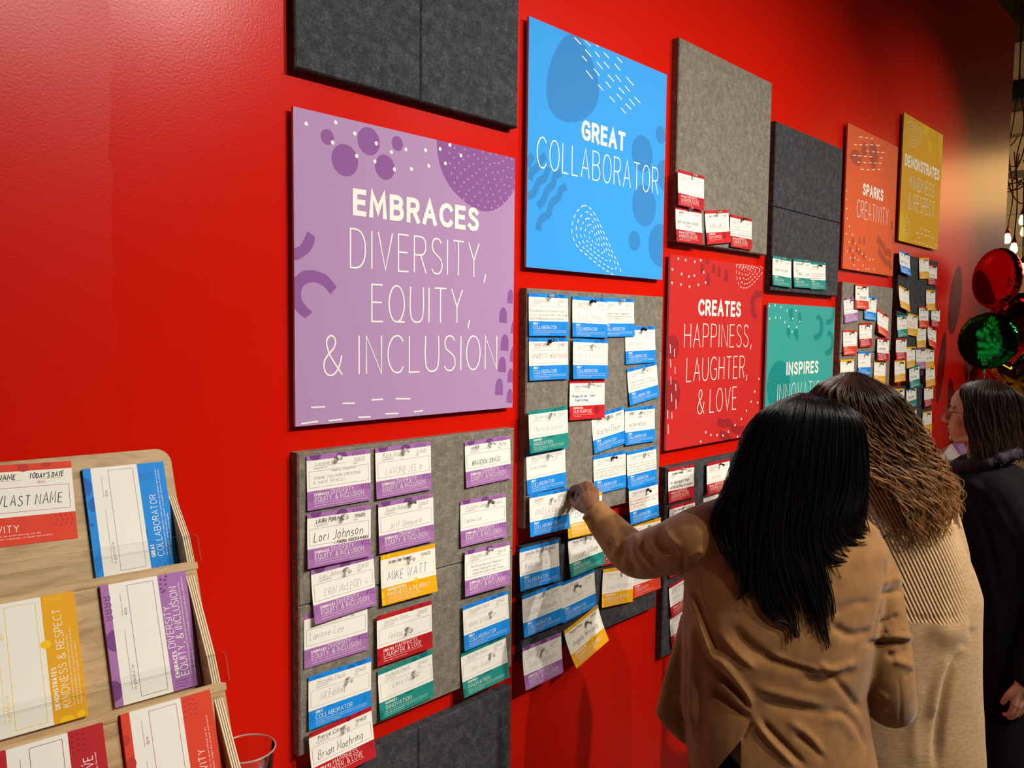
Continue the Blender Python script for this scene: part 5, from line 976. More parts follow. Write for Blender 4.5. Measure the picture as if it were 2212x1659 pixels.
def hair_between(H, guides, count, r, rnd, n=22, spread=.012, wave=0, wl=.06, lo=0, hi=1, out=.0, clump=6, frizz=.003, side=0, lr=(.8, 1.0)):
    """strands interpolated between neighbouring guides; guides = list of (k x 3) arrays"""
    G = [catmull(g, n) for g in guides]; m = len(G)-1
    for _ in range(count//clump):
        u = rnd.uniform(lo*m, hi*m); i = min(int(u), m-1); w = u-i; ln = rnd.uniform(*lr)
        base = G[i]*(1-w)+G[i+1]*w
        k = np.linspace(0, min(ln, 1), n)*(n-1); base = np.stack([np.interp(k, range(n), base[:, j]) for j in range(3)], 1)
        seg = np.r_[0, np.cumsum(np.linalg.norm(np.diff(base, axis=0), axis=1))]
        t = np.linspace(0, 1, n)[:, None]; off = np.array([rnd.gauss(0, 1) for _ in range(3)])*spread*.7
        ph, a1 = rnd.uniform(0, 6.28), rnd.uniform(.6, 1.3); wlen = wl*rnd.uniform(.8, 1.25); tone = rnd.random()
        wv = 0
        if wave:
            e = np.clip(t*2.2-.35, 0, 1)*wave*a1; 
            tg = np.gradient(base, axis=0); sv = np.cross(tg, _F); sv /= np.linalg.norm(sv, axis=1)[:, None]+1e-9
            wv = e*(np.sin(seg/wlen*6.28+ph)[:, None]*(sv if side else _R)+np.cos(seg/wlen*6.28+ph)[:, None]*(-_F)*.7)
        for _k in range(clump):
            o2 = np.array([rnd.gauss(0, 1) for _ in range(3)])*spread*.32; ph2 = rnd.uniform(0, 6.28); fz = frizz*rnd.uniform(.3, 1.4)
            fr = fz*t*(np.sin(seg/.045*3.1+ph2)[:, None]*_R+np.cos(seg/.06*3.1+ph2*1.7)[:, None]*_U*.5)
            P = base+off*np.clip(t*3, .15, 1)+o2*np.clip(1.15-.75*t, 0, 1)+wv+fr
            if out: P = P-_F*out*rnd.random()
            H.strand(P, r*rnd.uniform(.7, 1.3), r*.15, 3, min(1, max(0, tone+rnd.uniform(-.25, .25))))
def mat_hair(name, root, tip, rough=.38, spec=.5, lo=.7, hi=1.25, sheen=0):
    m = mat(name, root, rough, spec); a = node(m, 'ShaderNodeAttribute'); a.attribute_name = 'along'; t = node(m, 'ShaderNodeAttribute'); t.attribute_name = 'tone'
    r = ramp(m, a, 'Fac', [(.25, root), (.85, tip)]); mr = node(m, 'ShaderNodeMapRange'); mr.inputs['To Min'].default_value = lo; mr.inputs['To Max'].default_value = hi
    wire(m, t, 'Fac', mr, 'Value'); mx = node(m, 'ShaderNodeMix', data_type='RGBA', blend_type='MULTIPLY'); mx.inputs['Factor'].default_value = 1
    wire(m, r, 'Color', mx, 6); wire(m, mr, 'Result', mx, 7); wire(m, mx, 2, bsdf(m), 'Base Color'); return m
def head_pieces(o, fx, up, s=1.0):
    """head with face; o = underside of the chin on the head's axis, fx = facing direction"""
    fx = Vector(fx).normalized(); up = (Vector(up)-fx*Vector(up).dot(fx)).normalized(); ly = up.cross(fx)
    W = lambda x, y, z: Vector(o)+(fx*x+ly*y+up*z)*s
    E = lambda x, y, z, a, b, c: ellipsoid(W(x, y, z), (a*s, b*s, c*s), (fx, ly, up))
    P = [E(-.014, 0, .142, .098, .075, .082)]
    sl = [(.003, .068, .03, .016), (.014, .079, .0, .030), (.03, .086, -.02, .042), (.05, .089, -.035, .052), (.068, .088, -.045, .057), (.085, .086, -.05, .062), (.105, .081, -.055, .066), (.13, .087, -.06, .068), (.155, .086, -.06, .067), (.18, .075, -.06, .06), (.2, .05, -.05, .045)]
    P.append(loft([(W((a+b)/2, 0, z), fx*((a-b)/2*s), ly*(h*s)) for z, a, b, h in sl], 28, 2.2))
    P.append(tube([W(.082, 0, .122), W(.093, 0, .104), W(.104, 0, .086), W(.1065, 0, .080)], [q*s for q in (.006, .007, .0088, .0085)]))
    P += [E(.096, .009, .0755, .009, .0062, .0062), E(.096, -.009, .0755, .009, .0062, .0062), E(.092, 0, .072, .011, .008, .006)]
    P += [E(.0885, 0, .0515, .0058, .021, .005), E(.087, 0, .0405, .0068, .018, .0056), E(.078, 0, .013, .010, .016, .011)]
    P += [E(.080, y, .129, .009, .022, .006) for y in (.03, -.03)]+[E(.058, y, .078, .024, .02, .024) for y in (.038, -.038)]
    P += [tube([W(-.012, y, .062), W(.02, y*.86, .022), W(.062, y*.34, .006)], [.016*s, .014*s, .011*s]) for y in (.056, -.056)]
    P += [E(-.008, y, .092, .017, .0065, .03) for y in (.075, -.075)]
    return P, W, (fx, ly, up)
# ------------------------------------------------------------------ people
RH = Vector((cos(YAW), -sin(YAW), 0)); FH = Vector((sin(YAW), cos(YAW), 0)); ZU = Vector((0, 0, 1))
def wall_depth(px, py, off):
    d = FWD+RIGHT*((px-1106)/FPX)-UP*((py-829.5)/FPX); return (-off-CAM.y)/d.y
M_SKIN_A = mat('brown_skin', (124, 80, 52), .5, .4, Subsurface_Weight=.08)
M_SKIN_F = mat('fair_skin', (214, 160, 132), .5, .4, Subsurface_Weight=.1)
M_SKIN_B = mat('light_skin', (216, 168, 138), .5, .4, Subsurface_Weight=.1)
def mat_suede():
    m = mat('camel_suede', (138, 96, 54), .85, .15, Sheen_Weight=.25); n = nz(m, coords(m), 26, 4, .6); f = nz(m, coords(m), 700, 2)
    wire(m, ramp(m, n, 'Fac', [(.3, (128, 88, 47)), (.7, (150, 106, 60))]), 'Color', bsdf(m), 'Base Color'); bump(m, f, 'Fac', .25, .001); return m
M_SUEDE = mat_suede()
M_NAVY = mat('dark_navy_trousers', (24, 24, 34), .8, .2)
M_BLACKCL = mat('black_knit', (20, 19, 21), .9, .12); bump(M_BLACKCL, nz(M_BLACKCL, coords(M_BLACKCL), 500, 2), 'Fac', .3, .001)
M_SHOE = mat('black_shoe_leather', (24, 20, 18), .35, .5)
def legs(cx, facing, side, hip, gap, r, m, parent, name, hem=.03, bell=1.0):
    """two trouser legs from the hips to the ankles, and shoes under them"""
    P = []
    for s in (-1, 1):
        a = Vector((cx.x, cx.y, 0))+side*(s*gap)
        P.append(tube([a+ZU*hip, a+ZU*(hip*.52), a+ZU*.09], [r, r*.72, r*.55*bell], 18))
    P.append(ellipsoid(Vector((cx.x, cx.y, hip+.02)), (gap+r*.95, r*1.15, .13), (side, facing, ZU)))
    organic(name, fuse(P, .012, 4), m, parent)
    for s in (-1, 1):
        a = Vector((cx.x, cx.y, 0))+side*(s*gap)
        sh = fuse([tube([a-facing*.05+ZU*.035, a+facing*.06+ZU*.035, a+facing*.15+ZU*.025], [.034, .038, .024], 16), ellipsoid(a+facing*.03+ZU*.012, (.036, .13, .012), (side, facing, ZU)), tube([a+ZU*.03, a+ZU*.11], [.034, .036])], .006, 4)
        organic('shoe', sh, M_SHOE, parent)

# ---- woman in the camel blazer, pinning a card
pa = empty('person', (at(1680, 1300, 1.82).x, at(1680, 1300, 1.82).y, 0))
tag(pa, 'woman with long black hair in a camel blazer reaching up to pin a card', 'person')
ca_ = Vector(pa.location)
dw = wall_depth(1240, 1075, .04)
J = [(1068, 1650, 1790, 1.80, .055), (1090, 1570, 1835, 1.80, .075), (1130, 1512, 1886, 1.80, .095), (1180, 1488, 1914, 1.80, .115), (1250, 1480, 1908, 1.80, .128), (1330, 1478, 1893, 1.80, .13),
     (1400, 1474, 1880, 1.80, .125), (1480, 1472, 1864, 1.81, .118), (1550, 1474, 1870, 1.82, .13), (1620, 1486, 1882, 1.83, .142), (1700, 1496, 1892, 1.83, .148), (1790, 1500, 1898, 1.83, .15)]
FL = [(1330, 1472, 1560, 1.85, .035), (1420, 1449, 1560, 1.87, .032), (1500, 1428, 1560, 1.88, .03), (1543, 1416, 1560, 1.89, .026), (1570, 1436, 1560, 1.89, .026), (1604, 1472, 1560, 1.89, .02)]
sh, el, wr = at(1506, 1166, 1.80), at(1372, 1197, 1.95), at(1277, 1098, dw-.115)
R_sh, R_el = at(1888, 1215, 1.80), at(1926, 1520, 1.80)
pieces = [loft(px_rings(J, RH, FH), 40, 2.35), loft(px_rings(FL, RH, FH), 24, 2.6),
          tube([at(1580, 1150, 1.80), sh, at(1430, 1189, 1.87), el, at(1318, 1145, 2.02), at(1287, 1108, dw-.13), at(1270, 1088, dw-.10)], [.082, .072, .060, .056, .0445, .036, .0345], 22),
          tube([at(1800, 1180, 1.80), at(1880, 1235, 1.795), at(1905, 1330, 1.785), at(1912, 1420, 1.78), at(1919, 1490, 1.79), at(1924, 1518, 1.83), at(1890, 1500, 1.93), at(1850, 1470, 2.02)], [.075, .056, .052, .056, .058, .054, .045, .036], 22)]
jk = fuse(pieces, .0048, 7)
Z2 = lambda *q: [(1380+a*.2803, 1194+b*.2803) for a, b in q]
H2 = lambda *q: [(1200+a*.1808, 1000+b*.1808) for a, b in q]
folds(jk, [
 (Z2((640, 630), (760, 770), (900, 890)), 7, .007), (Z2((570, 770), (700, 900), (840, 1110), (872, 1240)), 8, .010), (Z2((610, 980), (740, 1110), (862, 1250)), 7, .008),
 (Z2((520, 800), (650, 960), (800, 1110), (860, 1200)), 8, -.009), (Z2((560, 1030), (700, 1150), (850, 1270)), 8, -.008), (Z2((380, 260), (470, 520), (560, 790), (640, 950)), 7, .008), (Z2((350, 620), (350, 900), (360, 1450)), 9, -.013),
 (Z2((420, 280), (540, 620), (620, 760)), 7, -.007), (Z2((300, 720), (220, 1000), (180, 1230)), 9, .007), (Z2((430, 520), (410, 900), (400, 1400)), 10, .009), (Z2((500, 900), (480, 1200), (500, 1550)), 10, -.004),
 (Z2((700, 560), (900, 760), (1150, 860), (1420, 930)), 13, -.009), (Z2((990, 770), (1200, 850), (1440, 915)), 7, .007), (Z2((1380, 860), (1500, 895), (1670, 830)), 7, .008), (Z2((1250, 960), (1400, 1000), (1560, 960), (1690, 900)), 10, -.009),
 (Z2((890, 1030), (1150, 1100), (1430, 1160)), 9, .006), (Z2((930, 1150), (1200, 1200), (1420, 1225)), 8, -.006), (Z2((890, 1270), (1000, 1430), (1210, 1650)), 9, .009), (Z2((930, 1280), (1080, 1440), (1290, 1650)), 7, -.009),
 (Z2((1140, 1290), (1300, 1400), (1430, 1570)), 9, .006), (Z2((1200, 1390), (1320, 1480), (1430, 1590)), 7, -.006), (Z2((1440, 1250), (1560, 1230), (1680, 1340), (1770, 1520)), 8, -.006), (Z2((1430, 1300), (1560, 1290), (1680, 1450)), 12, .004),
 (Z2((870, 1310), (790, 1460)), 3, -.005), (Z2((1460, 920), (1600, 1080), (1720, 1240)), 8, -.007), (Z2((1500, 480), (1650, 400), (1800, 380)), 9, -.005), (Z2((1480, 560), (1650, 640), (1800, 600)), 10, -.009),
 (Z2((1890, 10), (1890, 260), (1850, 450), (1800, 620)), 2.6, -.003), (Z2((1850, 450), (1870, 540), (1920, 650)), 2.6, -.003), (Z2((1870, 320), (1950, 310), (2040, 285)), 6, -.009), (Z2((1880, 250), (1960, 200), (2030, 230)), 8, .006),
 (Z2((1860, 540), (1920, 520), (2000, 480)), 5, -.008), (Z2((1870, 590), (1950, 600), (2070, 560)), 8, .006), (Z2((1850, 655), (1980, 640), (2110, 660)), 7, .013), (Z2((1740, 700), (1900, 700), (2090, 695)), 8, -.009),
 (Z2((1900, 770), (1980, 800), (2080, 730)), 8, -.008), (Z2((1960, 830), (2060, 860), (2120, 900)), 8, .007), (Z2((2060, 960), (2120, 900)), 5, -.006), (Z2((2000, 950), (2020, 1150), (2015, 1340)), 3, -.0025), (Z2((1820, 1060), (1920, 1130)), 7, .004), (Z2((1850, 1200), (1920, 1240)), 7, .004),
 (H2((1190, 870), (1250, 980), (1390, 1095)), 5, -.009), (H2((1030, 920), (1070, 1060), (1200, 1170)), 5, -.009), (H2((840, 960), (850, 1150), (960, 1340)), 7, -.010), (H2((1170, 910), (1270, 1050), (1390, 1120)), 6, .008),
 (H2((960, 850), (1060, 1090), (1200, 1270)), 7, .007), (H2((930, 900), (960, 1100), (1080, 1300)), 7, .005), (H2((700, 830), (720, 1000), (690, 1130)), 7, .006), (H2((640, 950), (700, 1080)), 6, -.005), (H2((780, 920), (780, 1080), (760, 1220)), 6, -.006),
 (H2((1525, 1010), (1520, 1360)), 2.6, -.003), (H2((1560, 1140), (1700, 1060), (1780, 1060)), 6, .006),
 (H2((420, 480), (380, 560), (300, 640)), 4, -.004), (H2((560, 540), (480, 640), (400, 690)), 6, .004), (H2((430, 640), (370, 700), (345, 760)), 4, -.005), (H2((1300, 760), (1380, 900), (1500, 1000)), 7, .005), (H2((1220, 790), (1330, 960), (1480, 1080)), 6, -.005)])
jitter(jk, .0018, 14, 3)
bm = bmesh.new(); bm.from_mesh(jk)
def cut_by(bm, p0, p1):
    a, b = at(*p0, 1.7)-CAM, at(*p1, 1.7)-CAM
    bmesh.ops.bisect_plane(bm, geom=bm.verts[:]+bm.edges[:]+bm.faces[:], plane_co=CAM, plane_no=a.cross(b).normalized())
cut_by(bm, (1603, 1596), (1543, 1668)); cut_by(bm, (1601, 1500), (1601, 1700))
cutp = at(1281, 1101, dw-.122); cutn = (wr-at(1318, 1145, 2.02)).normalized()
bmesh.ops.bisect_plane(bm, geom=bm.verts[:]+bm.edges[:]+bm.faces[:], plane_co=cutp, plane_no=cutn)
bmesh.ops.delete(bm, geom=[f for f in bm.faces if (f.calc_center_median()-cutp).dot(cutn) > 1e-5 and (f.calc_center_median()-cutp).length < .12], context='FACES')
zc = at(1690, 1755, 1.82).z
bmesh.ops.bisect_plane(bm, geom=bm.verts[:]+bm.edges[:]+bm.faces[:], plane_co=(0, 0, zc), plane_no=(0, 0, 1))
kill = []
for f in bm.faces:
    c = f.calc_center_median(); d = c-CAM; z = d.dot(FWD); x = 1106+FPX*d.dot(RIGHT)/z; y = 829.5-FPX*d.dot(UP)/z
    if c.z < zc and z < 2.1: kill.append(f)
    elif z < 1.78 and x < 1601 and y > 1596 and (x-1603) > (y-1596)*(1543-1603)/(1668-1596): kill.append(f)
bmesh.ops.delete(bm, geom=kill, context='FACES'); bm.to_mesh(jk); bm.free()
organic('blazer', jk, M_SUEDE, pa)
legs(ca_, FH, RH, .80, .095, .098, M_NAVY, pa, 'trousers')
# body: head turned to the wall, neck, arms, hand with five fingers closing on the pin
hd, W, hx = head_pieces(at(1718, 1088, 1.845), FH-RH*.25, ZU, .96)
bod = fuse(hd+[tube([W(-.02, 0, .06), W(-.03, 0, -.07)], [.054, .06])], .004, 4)
core = fuse([loft([(c, a*.8, b*.75) for c, a, b in px_rings(J, RH, FH)], 24, 2.2), tube([W(-.025, 0, .04), W(-.03, 0, -.1)], [.05, .06]), tube([sh, at(1430, 1189, 1.87), el, at(1318, 1145, 2.02), at(1287, 1108, dw-.13)], [.045, .042, .036, .026, .02]), tube([R_sh, R_el, at(1860, 1470, 1.98)], [.04, .036, .026]), tube([at(1856, 1472, 2.0), at(1835, 1455, 2.08)], [.026, .02])], .01, 3)
h = lambda x, y, d: at(x, y, dw+d)
wrist = h(1280, 1100, -.122)
mcp = [h(1257, 1053, -.054), h(1268, 1048, -.058), h(1277, 1051, -.064), h(1285, 1058, -.074)]
pip = [h(1240, 1055, -.026), h(1251, 1053, -.016), h(1263, 1057, -.02), h(1274, 1064, -.03)]
dip = [h(1234, 1063, -.014), h(1243, 1064, -.005), h(1256, 1068, -.01), h(1267, 1074, -.022)]
tip = [h(1232, 1072, -.012), h(1243, 1076, -.014), h(1256, 1079, -.02), h(1266, 1083, -.03)]
hp = [tube([h(1286, 1107, -.132), wrist, h(1270, 1080, -.095)], [.02, .023, .026], 18)]
for i, rr in enumerate((.0095, .0098, .0092, .0082)):
    hp.append(tube([wrist, (wrist+mcp[i])/2, mcp[i]], [.016, .015, rr*1.22], 14)); hp.append(tube([mcp[i], pip[i], dip[i], tip[i]], [rr*1.12, rr*.98, rr*.86, rr*.74], 14))
hp.append(ellipsoid(h(1262, 1088, -.085), (.022, .022, .026))); hp.append(ellipsoid(h(1254, 1072, -.045), (.017, .017, .019)))
hp.append(tube([h(1270, 1099, -.105), h(1249, 1092, -.068), h(1238, 1083, -.036), h(1233, 1074, -.014)], [.017, .0125, .0105, .0082], 14))
hand = fuse(hp, .0019, 5)
folds(hand, [([(1270, 1050), (1258, 1062), (1250, 1072)], 2, -.002), ([(1262, 1050), (1248, 1060)], 2, -.002), ([(1262, 1056), (1268, 1075)], 3, -.0012), ([(1273, 1054), (1277, 1074)], 3, -.0012), ([(1256, 1052), (1262, 1058)], 4, .0012), ([(1266, 1048), (1270, 1056)], 4, .0012), ([(1242, 1100), (1252, 1090), (1262, 1086)], 2, -.001)])
def merge(meshes):
    v = []; f = []
    for me in meshes:
        k = len(v); v += [tuple(q.co) for q in me.vertices]; f += [tuple(i+k for i in p.vertices) for p in me.polygons]
    me = bpy.data.meshes.new('body'); me.from_pydata(v, [], f); return me
organic('body', merge([core, bod, hand]), M_SKIN_A, pa)
nail = ellipsoid(tip[0]+(CAM-tip[0]).normalized()*.006, (.0045, .0045, .005)); organic('fingernail', fuse([nail], .001, 1), mat('nail', (150, 102, 82), .3, .5), pa)
# hair
rnd = random.Random(11)
def da(x, y, base=1.80, R=.118):
    ys = [853, 900, 960, 1050, 1150, 1250, 1350, 1420]; cx = np.interp(y, ys, [1740, 1737, 1725, 1705, 1700, 1700, 1725, 1740]); hw = np.interp(y, ys, [60, 140, 170, 195, 205, 200, 180, 160])
    q = max(0, 1-((x-cx)/hw)**2); return base-(R+.02*np.clip((y-1100)/150, 0, 1))*sqrt(q)*np.clip(.2+(y-850)/45, .2, 1)
def ga(L, o=0): return np.array([tuple(at(x, y, da(x, y)+o)) for x, y in L])
GA = [[(1728, 856), (1640, 902), (1598, 980), (1567, 1058), (1541, 1100), (1537, 1130), (1549, 1165), (1572, 1205)], [(1730, 855), (1655, 895), (1614, 980), (1590, 1060), (1562, 1120), (1565, 1170), (1590, 1235)],
      [(1733, 854), (1678, 890), (1637, 980), (1615, 1060), (1592, 1130), (1594, 1200), (1604, 1262), (1598, 1290), (1565, 1300)], [(1736, 854), (1700, 885), (1662, 980), (1642, 1080), (1625, 1160), (1617, 1240), (1612, 1310)],
      [(1738, 853), (1718, 880), (1688, 980), (1668, 1080), (1650, 1170), (1638, 1250), (1641, 1305), (1665, 1340), (1712, 1355), (1722, 1388)], [(1742, 853), (1740, 880), (1718, 980), (1698, 1080), (1684, 1170), (1696, 1250), (1712, 1310), (1719, 1385)],
      [(1746, 853), (1760, 880), (1745, 980), (1728, 1080), (1712, 1170), (1735, 1250), (1758, 1320), (1786, 1400)], [(1750, 854), (1782, 884), (1775, 980), (1762, 1080), (1742, 1160), (1762, 1240), (1776, 1320), (1790, 1412)],
      [(1754, 854), (1803, 884), (1806, 970), (1795, 1070), (1772, 1150), (1780, 1230), (1795, 1290), (1800, 1340)], [(1758, 855), (1828, 892), (1840, 970), (1832, 1060), (1806, 1135), (1824, 1168), (1862, 1180), (1900, 1166)],
      [(1762, 856), (1842, 900), (1860, 970), (1858, 1060), (1838, 1128), (1860, 1164), (1886, 1170), (1914, 1155)], [(1766, 858), (1848, 894), (1866, 940), (1872, 995), (1871, 1060), (1862, 1115), (1852, 1150), (1864, 1172)]]
H = Hair(); HA = [ga(g) for g in GA]
for g in range(2): hair_between(H, [q+_F*(.006+.02*g) for q in HA], 1600, .001, rnd, 24, .006, 0, clump=8, frizz=.002)
hair_between(H, HA, 6500, .0006, rnd, 30, .0042, .004, .3, clump=16, frizz=.0015, side=1, lr=(.64, 1.0))
for i in (0, 2, 4, 5, 6, 7, 9, 10): hair_between(H, HA[i:i+2], 260, .0006, rnd, 30, .003, .005, .22, clump=26, frizz=.001, side=1)
for i in (1, 2, 2, 4, 5, 7, 8, 9, 10, 10, 11): hair_between(H, [HA[i], HA[i]+_R*.006], 110, .0006, rnd, 34, .0026, 0, clump=36, frizz=.001, lr=(.95, 1.0))
ra = random.Random(4)
hair_between(H, [ga([(1800, 1120), (1787, 1180), (1806, 1208), (1842, 1208), (1876, 1182)]), ga([(1770, 1140), (1775, 1190), (1800, 1216), (1850, 1212), (1868, 1190)])], 120, .0009, ra, 18, .004)
hair_between(H, [ga([(1640, 1150), (1600, 1200), (1560, 1160), (1535, 1110)]), ga([(1545, 1110), (1541, 1150), (1556, 1190), (1572, 1230), (1562, 1252)])], 60, .0008, ra, 18, .006)
H.sheet(np.array([catmull(g+_F*.012, 26)[:17] for g in HA])); H.add(ellipsoid(W(-.005, 0, .125), (.088, .08, .082), hx))
M_HAIR_A = mat_hair('black_hair', (13, 12, 13), (17, 14, 14), .3, .5, .7, 1.3); H.build('hair', M_HAIR_A, pa)

# ---- woman in the beige knitted dress
pb = empty('person', (at(1950, 1300, 2.28).x, at(1950, 1300, 2.28).y, 0))
tag(pb, 'woman with long curly brown hair in a beige ribbed knit, seen from behind', 'person')
cb = Vector(pb.location)
def mat_rib():
    m = mat('beige_knit', (186, 150, 108), .9, .12, Sheen_Weight=.2); mp = coords(m)
    # ribs slant across the back, then the knit turns plain below the hips
    d = node(m, 'ShaderNodeVectorMath', operation='DOT_PRODUCT'); wire(m, mp, 'Vector', d, 0); v = RH*.93+ZU*.42; d.inputs[1].default_value = v
    s = node(m, 'ShaderNodeMath', operation='MULTIPLY'); wire(m, d, 'Value', s, 0); s.inputs[1].default_value = 2*pi/.0098
    sn = node(m, 'ShaderNodeMath', operation='SINE'); wire(m, s, 'Value', sn, 0)
    sx = node(m, 'ShaderNodeSeparateXYZ'); wire(m, mp, 'Vector', sx, 0)
    mr = node(m, 'ShaderNodeMapRange'); wire(m, sx, 'Z', mr, 'Value'); zr = at(1980, 1335, 2.15).z; mr.inputs['From Min'].default_value = zr-.004; mr.inputs['From Max'].default_value = zr+.004
    rx = node(m, 'ShaderNodeVectorMath', operation='DOT_PRODUCT'); wire(m, mp, 'Vector', rx, 0); rx.inputs[1].default_value = RH
    m2 = node(m, 'ShaderNodeMapRange'); wire(m, rx, 'Value', m2, 'Value'); xr = at(2045, 1250, 2.2).dot(RH); m2.inputs['From Min'].default_value = xr-.05; m2.inputs['From Max'].default_value = xr+.03; m2.inputs['To Min'].default_value = 1; m2.inputs['To Max'].default_value = 0
    k0 = node(m, 'ShaderNodeMath', operation='MULTIPLY'); wire(m, mr, 'Result', k0, 0); wire(m, m2, 'Result', k0, 1)
    k = node(m, 'ShaderNodeMath', operation='MULTIPLY'); wire(m, sn, 'Value', k, 0); wire(m, k0, 'Value', k, 1)
    n = nz(m, coords(m, (1, 1, 2.2)), 300, 3, .7); ad = node(m, 'ShaderNodeMath', operation='MULTIPLY_ADD'); wire(m, n, 'Fac', ad, 0); ad.inputs[1].default_value = .35; wire(m, k, 'Value', ad, 2)
    bump(m, ad, 'Value', .9, .0022)
    n2 = nz(m, coords(m, (1, 1, 3)), 60, 4, .7); wire(m, ramp(m, n2, 'Fac', [(.35, (172, 137, 96)), (.65, (194, 160, 118))]), 'Color', bsdf(m), 'Base Color'); return m
B = [(985, 1850, 1925, 2.27, .06), (1020, 1800, 1965, 2.27, .085), (1060, 1778, 2010, 2.27, .11), (1120, 1772, 2048, 2.27, .13), (1180, 1772, 2074, 2.27, .14), (1230, 1780, 2094, 2.27, .145), (1275, 1786, 2107, 2.27, .15),
     (1345, 1792, 2105, 2.27, .155), (1420, 1792, 2103, 2.27, .155), (1500, 1790, 2105, 2.27, .155), (1600, 1786, 2111, 2.27, .16), (1700, 1780, 2112, 2.27, .16), (1900, 1775, 2112, 2.27, .16), (2050, 1775, 2112, 2.27, .16)]
dr = fuse([loft(px_rings(B, RH, FH), 40, 2.3), tube([at(1800, 1080, 2.27), at(1778, 1200, 2.3), at(1800, 1290, 2.45)], [.07, .055, .045]), tube([at(2010, 1100, 2.3), at(2055, 1220, 2.34), at(2040, 1290, 2.48)], [.07, .052, .042])], .007, 8)
B2 = lambda *q: [(1850+a*.2887, 1180+b*.2887) for a, b in q]
folds(dr, [(B2((800, 800), (700, 930), (640, 1200), (590, 1660)), 10, -.016), (B2((720, 820), (620, 1000), (560, 1300)), 14, .010), (B2((860, 600), (800, 780)), 14, -.008), (B2((560, 560), (700, 640), (860, 620)), 30, .012), (B2((480, 1000), (440, 1300), (430, 1660)), 16, .005), (B2((380, 520), (560, 540), (780, 520)), 4, -.004)])
jitter(dr, .003, 9, 7)
o = organic('knit_dress', dr, mat_rib(), pb)
hb, W, hx = head_pieces(at(1866, 996, 2.31), FH-RH*.1+ZU*-.05, ZU+RH*-.05, .93)
lg = [tube([Vector((cb.x, cb.y, 0))+RH*(s*.09)+ZU*.85, Vector((cb.x, cb.y, 0))+RH*(s*.09)+ZU*.45, Vector((cb.x, cb.y, 0))+RH*(s*.09)+ZU*.06], [.075, .055, .036]) for s in (-1, 1)]
core = fuse([loft([(c, a*.8, b*.75) for c, a, b in px_rings(B[:11], RH, FH)], 24, 2.2), tube([W(-.025, 0, .04), W(-.03, 0, -.1)], [.05, .06])]+lg, .012, 3)
organic('body', merge([core, fuse(hb+[tube([W(-.02, 0, .06), W(-.03, 0, -.07)], [.052, .058])], .004, 4)]), M_SKIN_B, pb)
for s in (-1, 1):
    a = Vector((cb.x, cb.y, 0))+RH*(s*.09)
    organic('shoe', fuse([tube([a-FH*.05+ZU*.035, a+FH*.06+ZU*.035, a+FH*.15+ZU*.025], [.034, .038, .024], 16), ellipsoid(a+FH*.03+ZU*.012, (.036, .13, .012), (RH, FH, ZU))], .006, 4), M_SHOE, pb)
def db(x, y):
    ys = [805, 850, 900, 960, 1030, 1100, 1190]; cx = np.interp(y, ys, [1845, 1855, 1872, 1895, 1930, 1965, 1990]); hw = np.interp(y, ys, [70, 125, 135, 140, 150, 150, 140])
    return 2.27-(.125+.04*np.clip((y-1000)/120, 0, 1))*sqrt(max(0, 1-((x-cx)/hw)**2))*np.clip(.2+(y-803)/40, .2, 1)
def gb(L): return np.array([tuple(at(x, y, db(x, y))) for x, y in L])
GB = [[(1826, 810), (1776, 834), (1752, 868), (1770, 930), (1830, 1000), (1872, 1030)], [(1829, 808), (1792, 845), (1790, 905), (1830, 975), (1880, 1025), (1912, 1050)], [(1833, 807), (1812, 850), (1826, 918), (1866, 990), (1908, 1045), (1932, 1082)],
      [(1838, 806), (1838, 858), (1856, 930), (1892, 1000), (1932, 1066), (1955, 1116)], [(1843, 806), (1862, 858), (1886, 930), (1918, 1000), (1955, 1078), (1975, 1152)], [(1848, 806), (1884, 858), (1912, 930), (1944, 1000), (1980, 1080), (2000, 1192)],
      [(1853, 807), (1902, 858), (1936, 930), (1968, 1000), (2008, 1080), (2026, 1182)], [(1858, 808), (1918, 855), (1956, 920), (1990, 990), (2034, 1066), (2050, 1168)], [(1862, 810), (1928, 850), (1968, 905), (2010, 985), (2052, 1050), (2072, 1130)], [(1866, 813), (1934, 852), (1974, 905), (2022, 985), (2066, 1046), (2074, 1090)]]
H = Hair(); HB_ = [gb(g) for g in GB]; rnd = random.Random(5)
for g in range(2): hair_between(H, [q+_F*(.012+.025*g) for q in HB_], 1300, .0011, rnd, 48, .005, .006, .075, clump=20, frizz=.002, side=1)
hair_between(H, HB_, 5600, .0006, rnd, 64, .0036, .0085, .085, clump=24, frizz=.0012, side=1)
hair_between(H, [q-_F*.012 for q in HB_[1:]], 2900, .0006, rnd, 64, .0032, .010, .075, clump=26, frizz=.0012, side=1)
hair_between(H, HB_[4:], 500, .0005, rnd, 56, .009, .009, .06, clump=6, frizz=.004, side=1)
H.sheet(np.array([catmull(g+_F*.02, 26)[:17] for g in HB_])); H.add(ellipsoid(W(-.01, 0, .126), (.092, .076, .08), hx))
M_HAIR_B = mat_hair('brown_ombre_hair', (56, 36, 24), (156, 108, 58), .33, .6, .4, 1.7); H.build('hair', M_HAIR_B, pb)

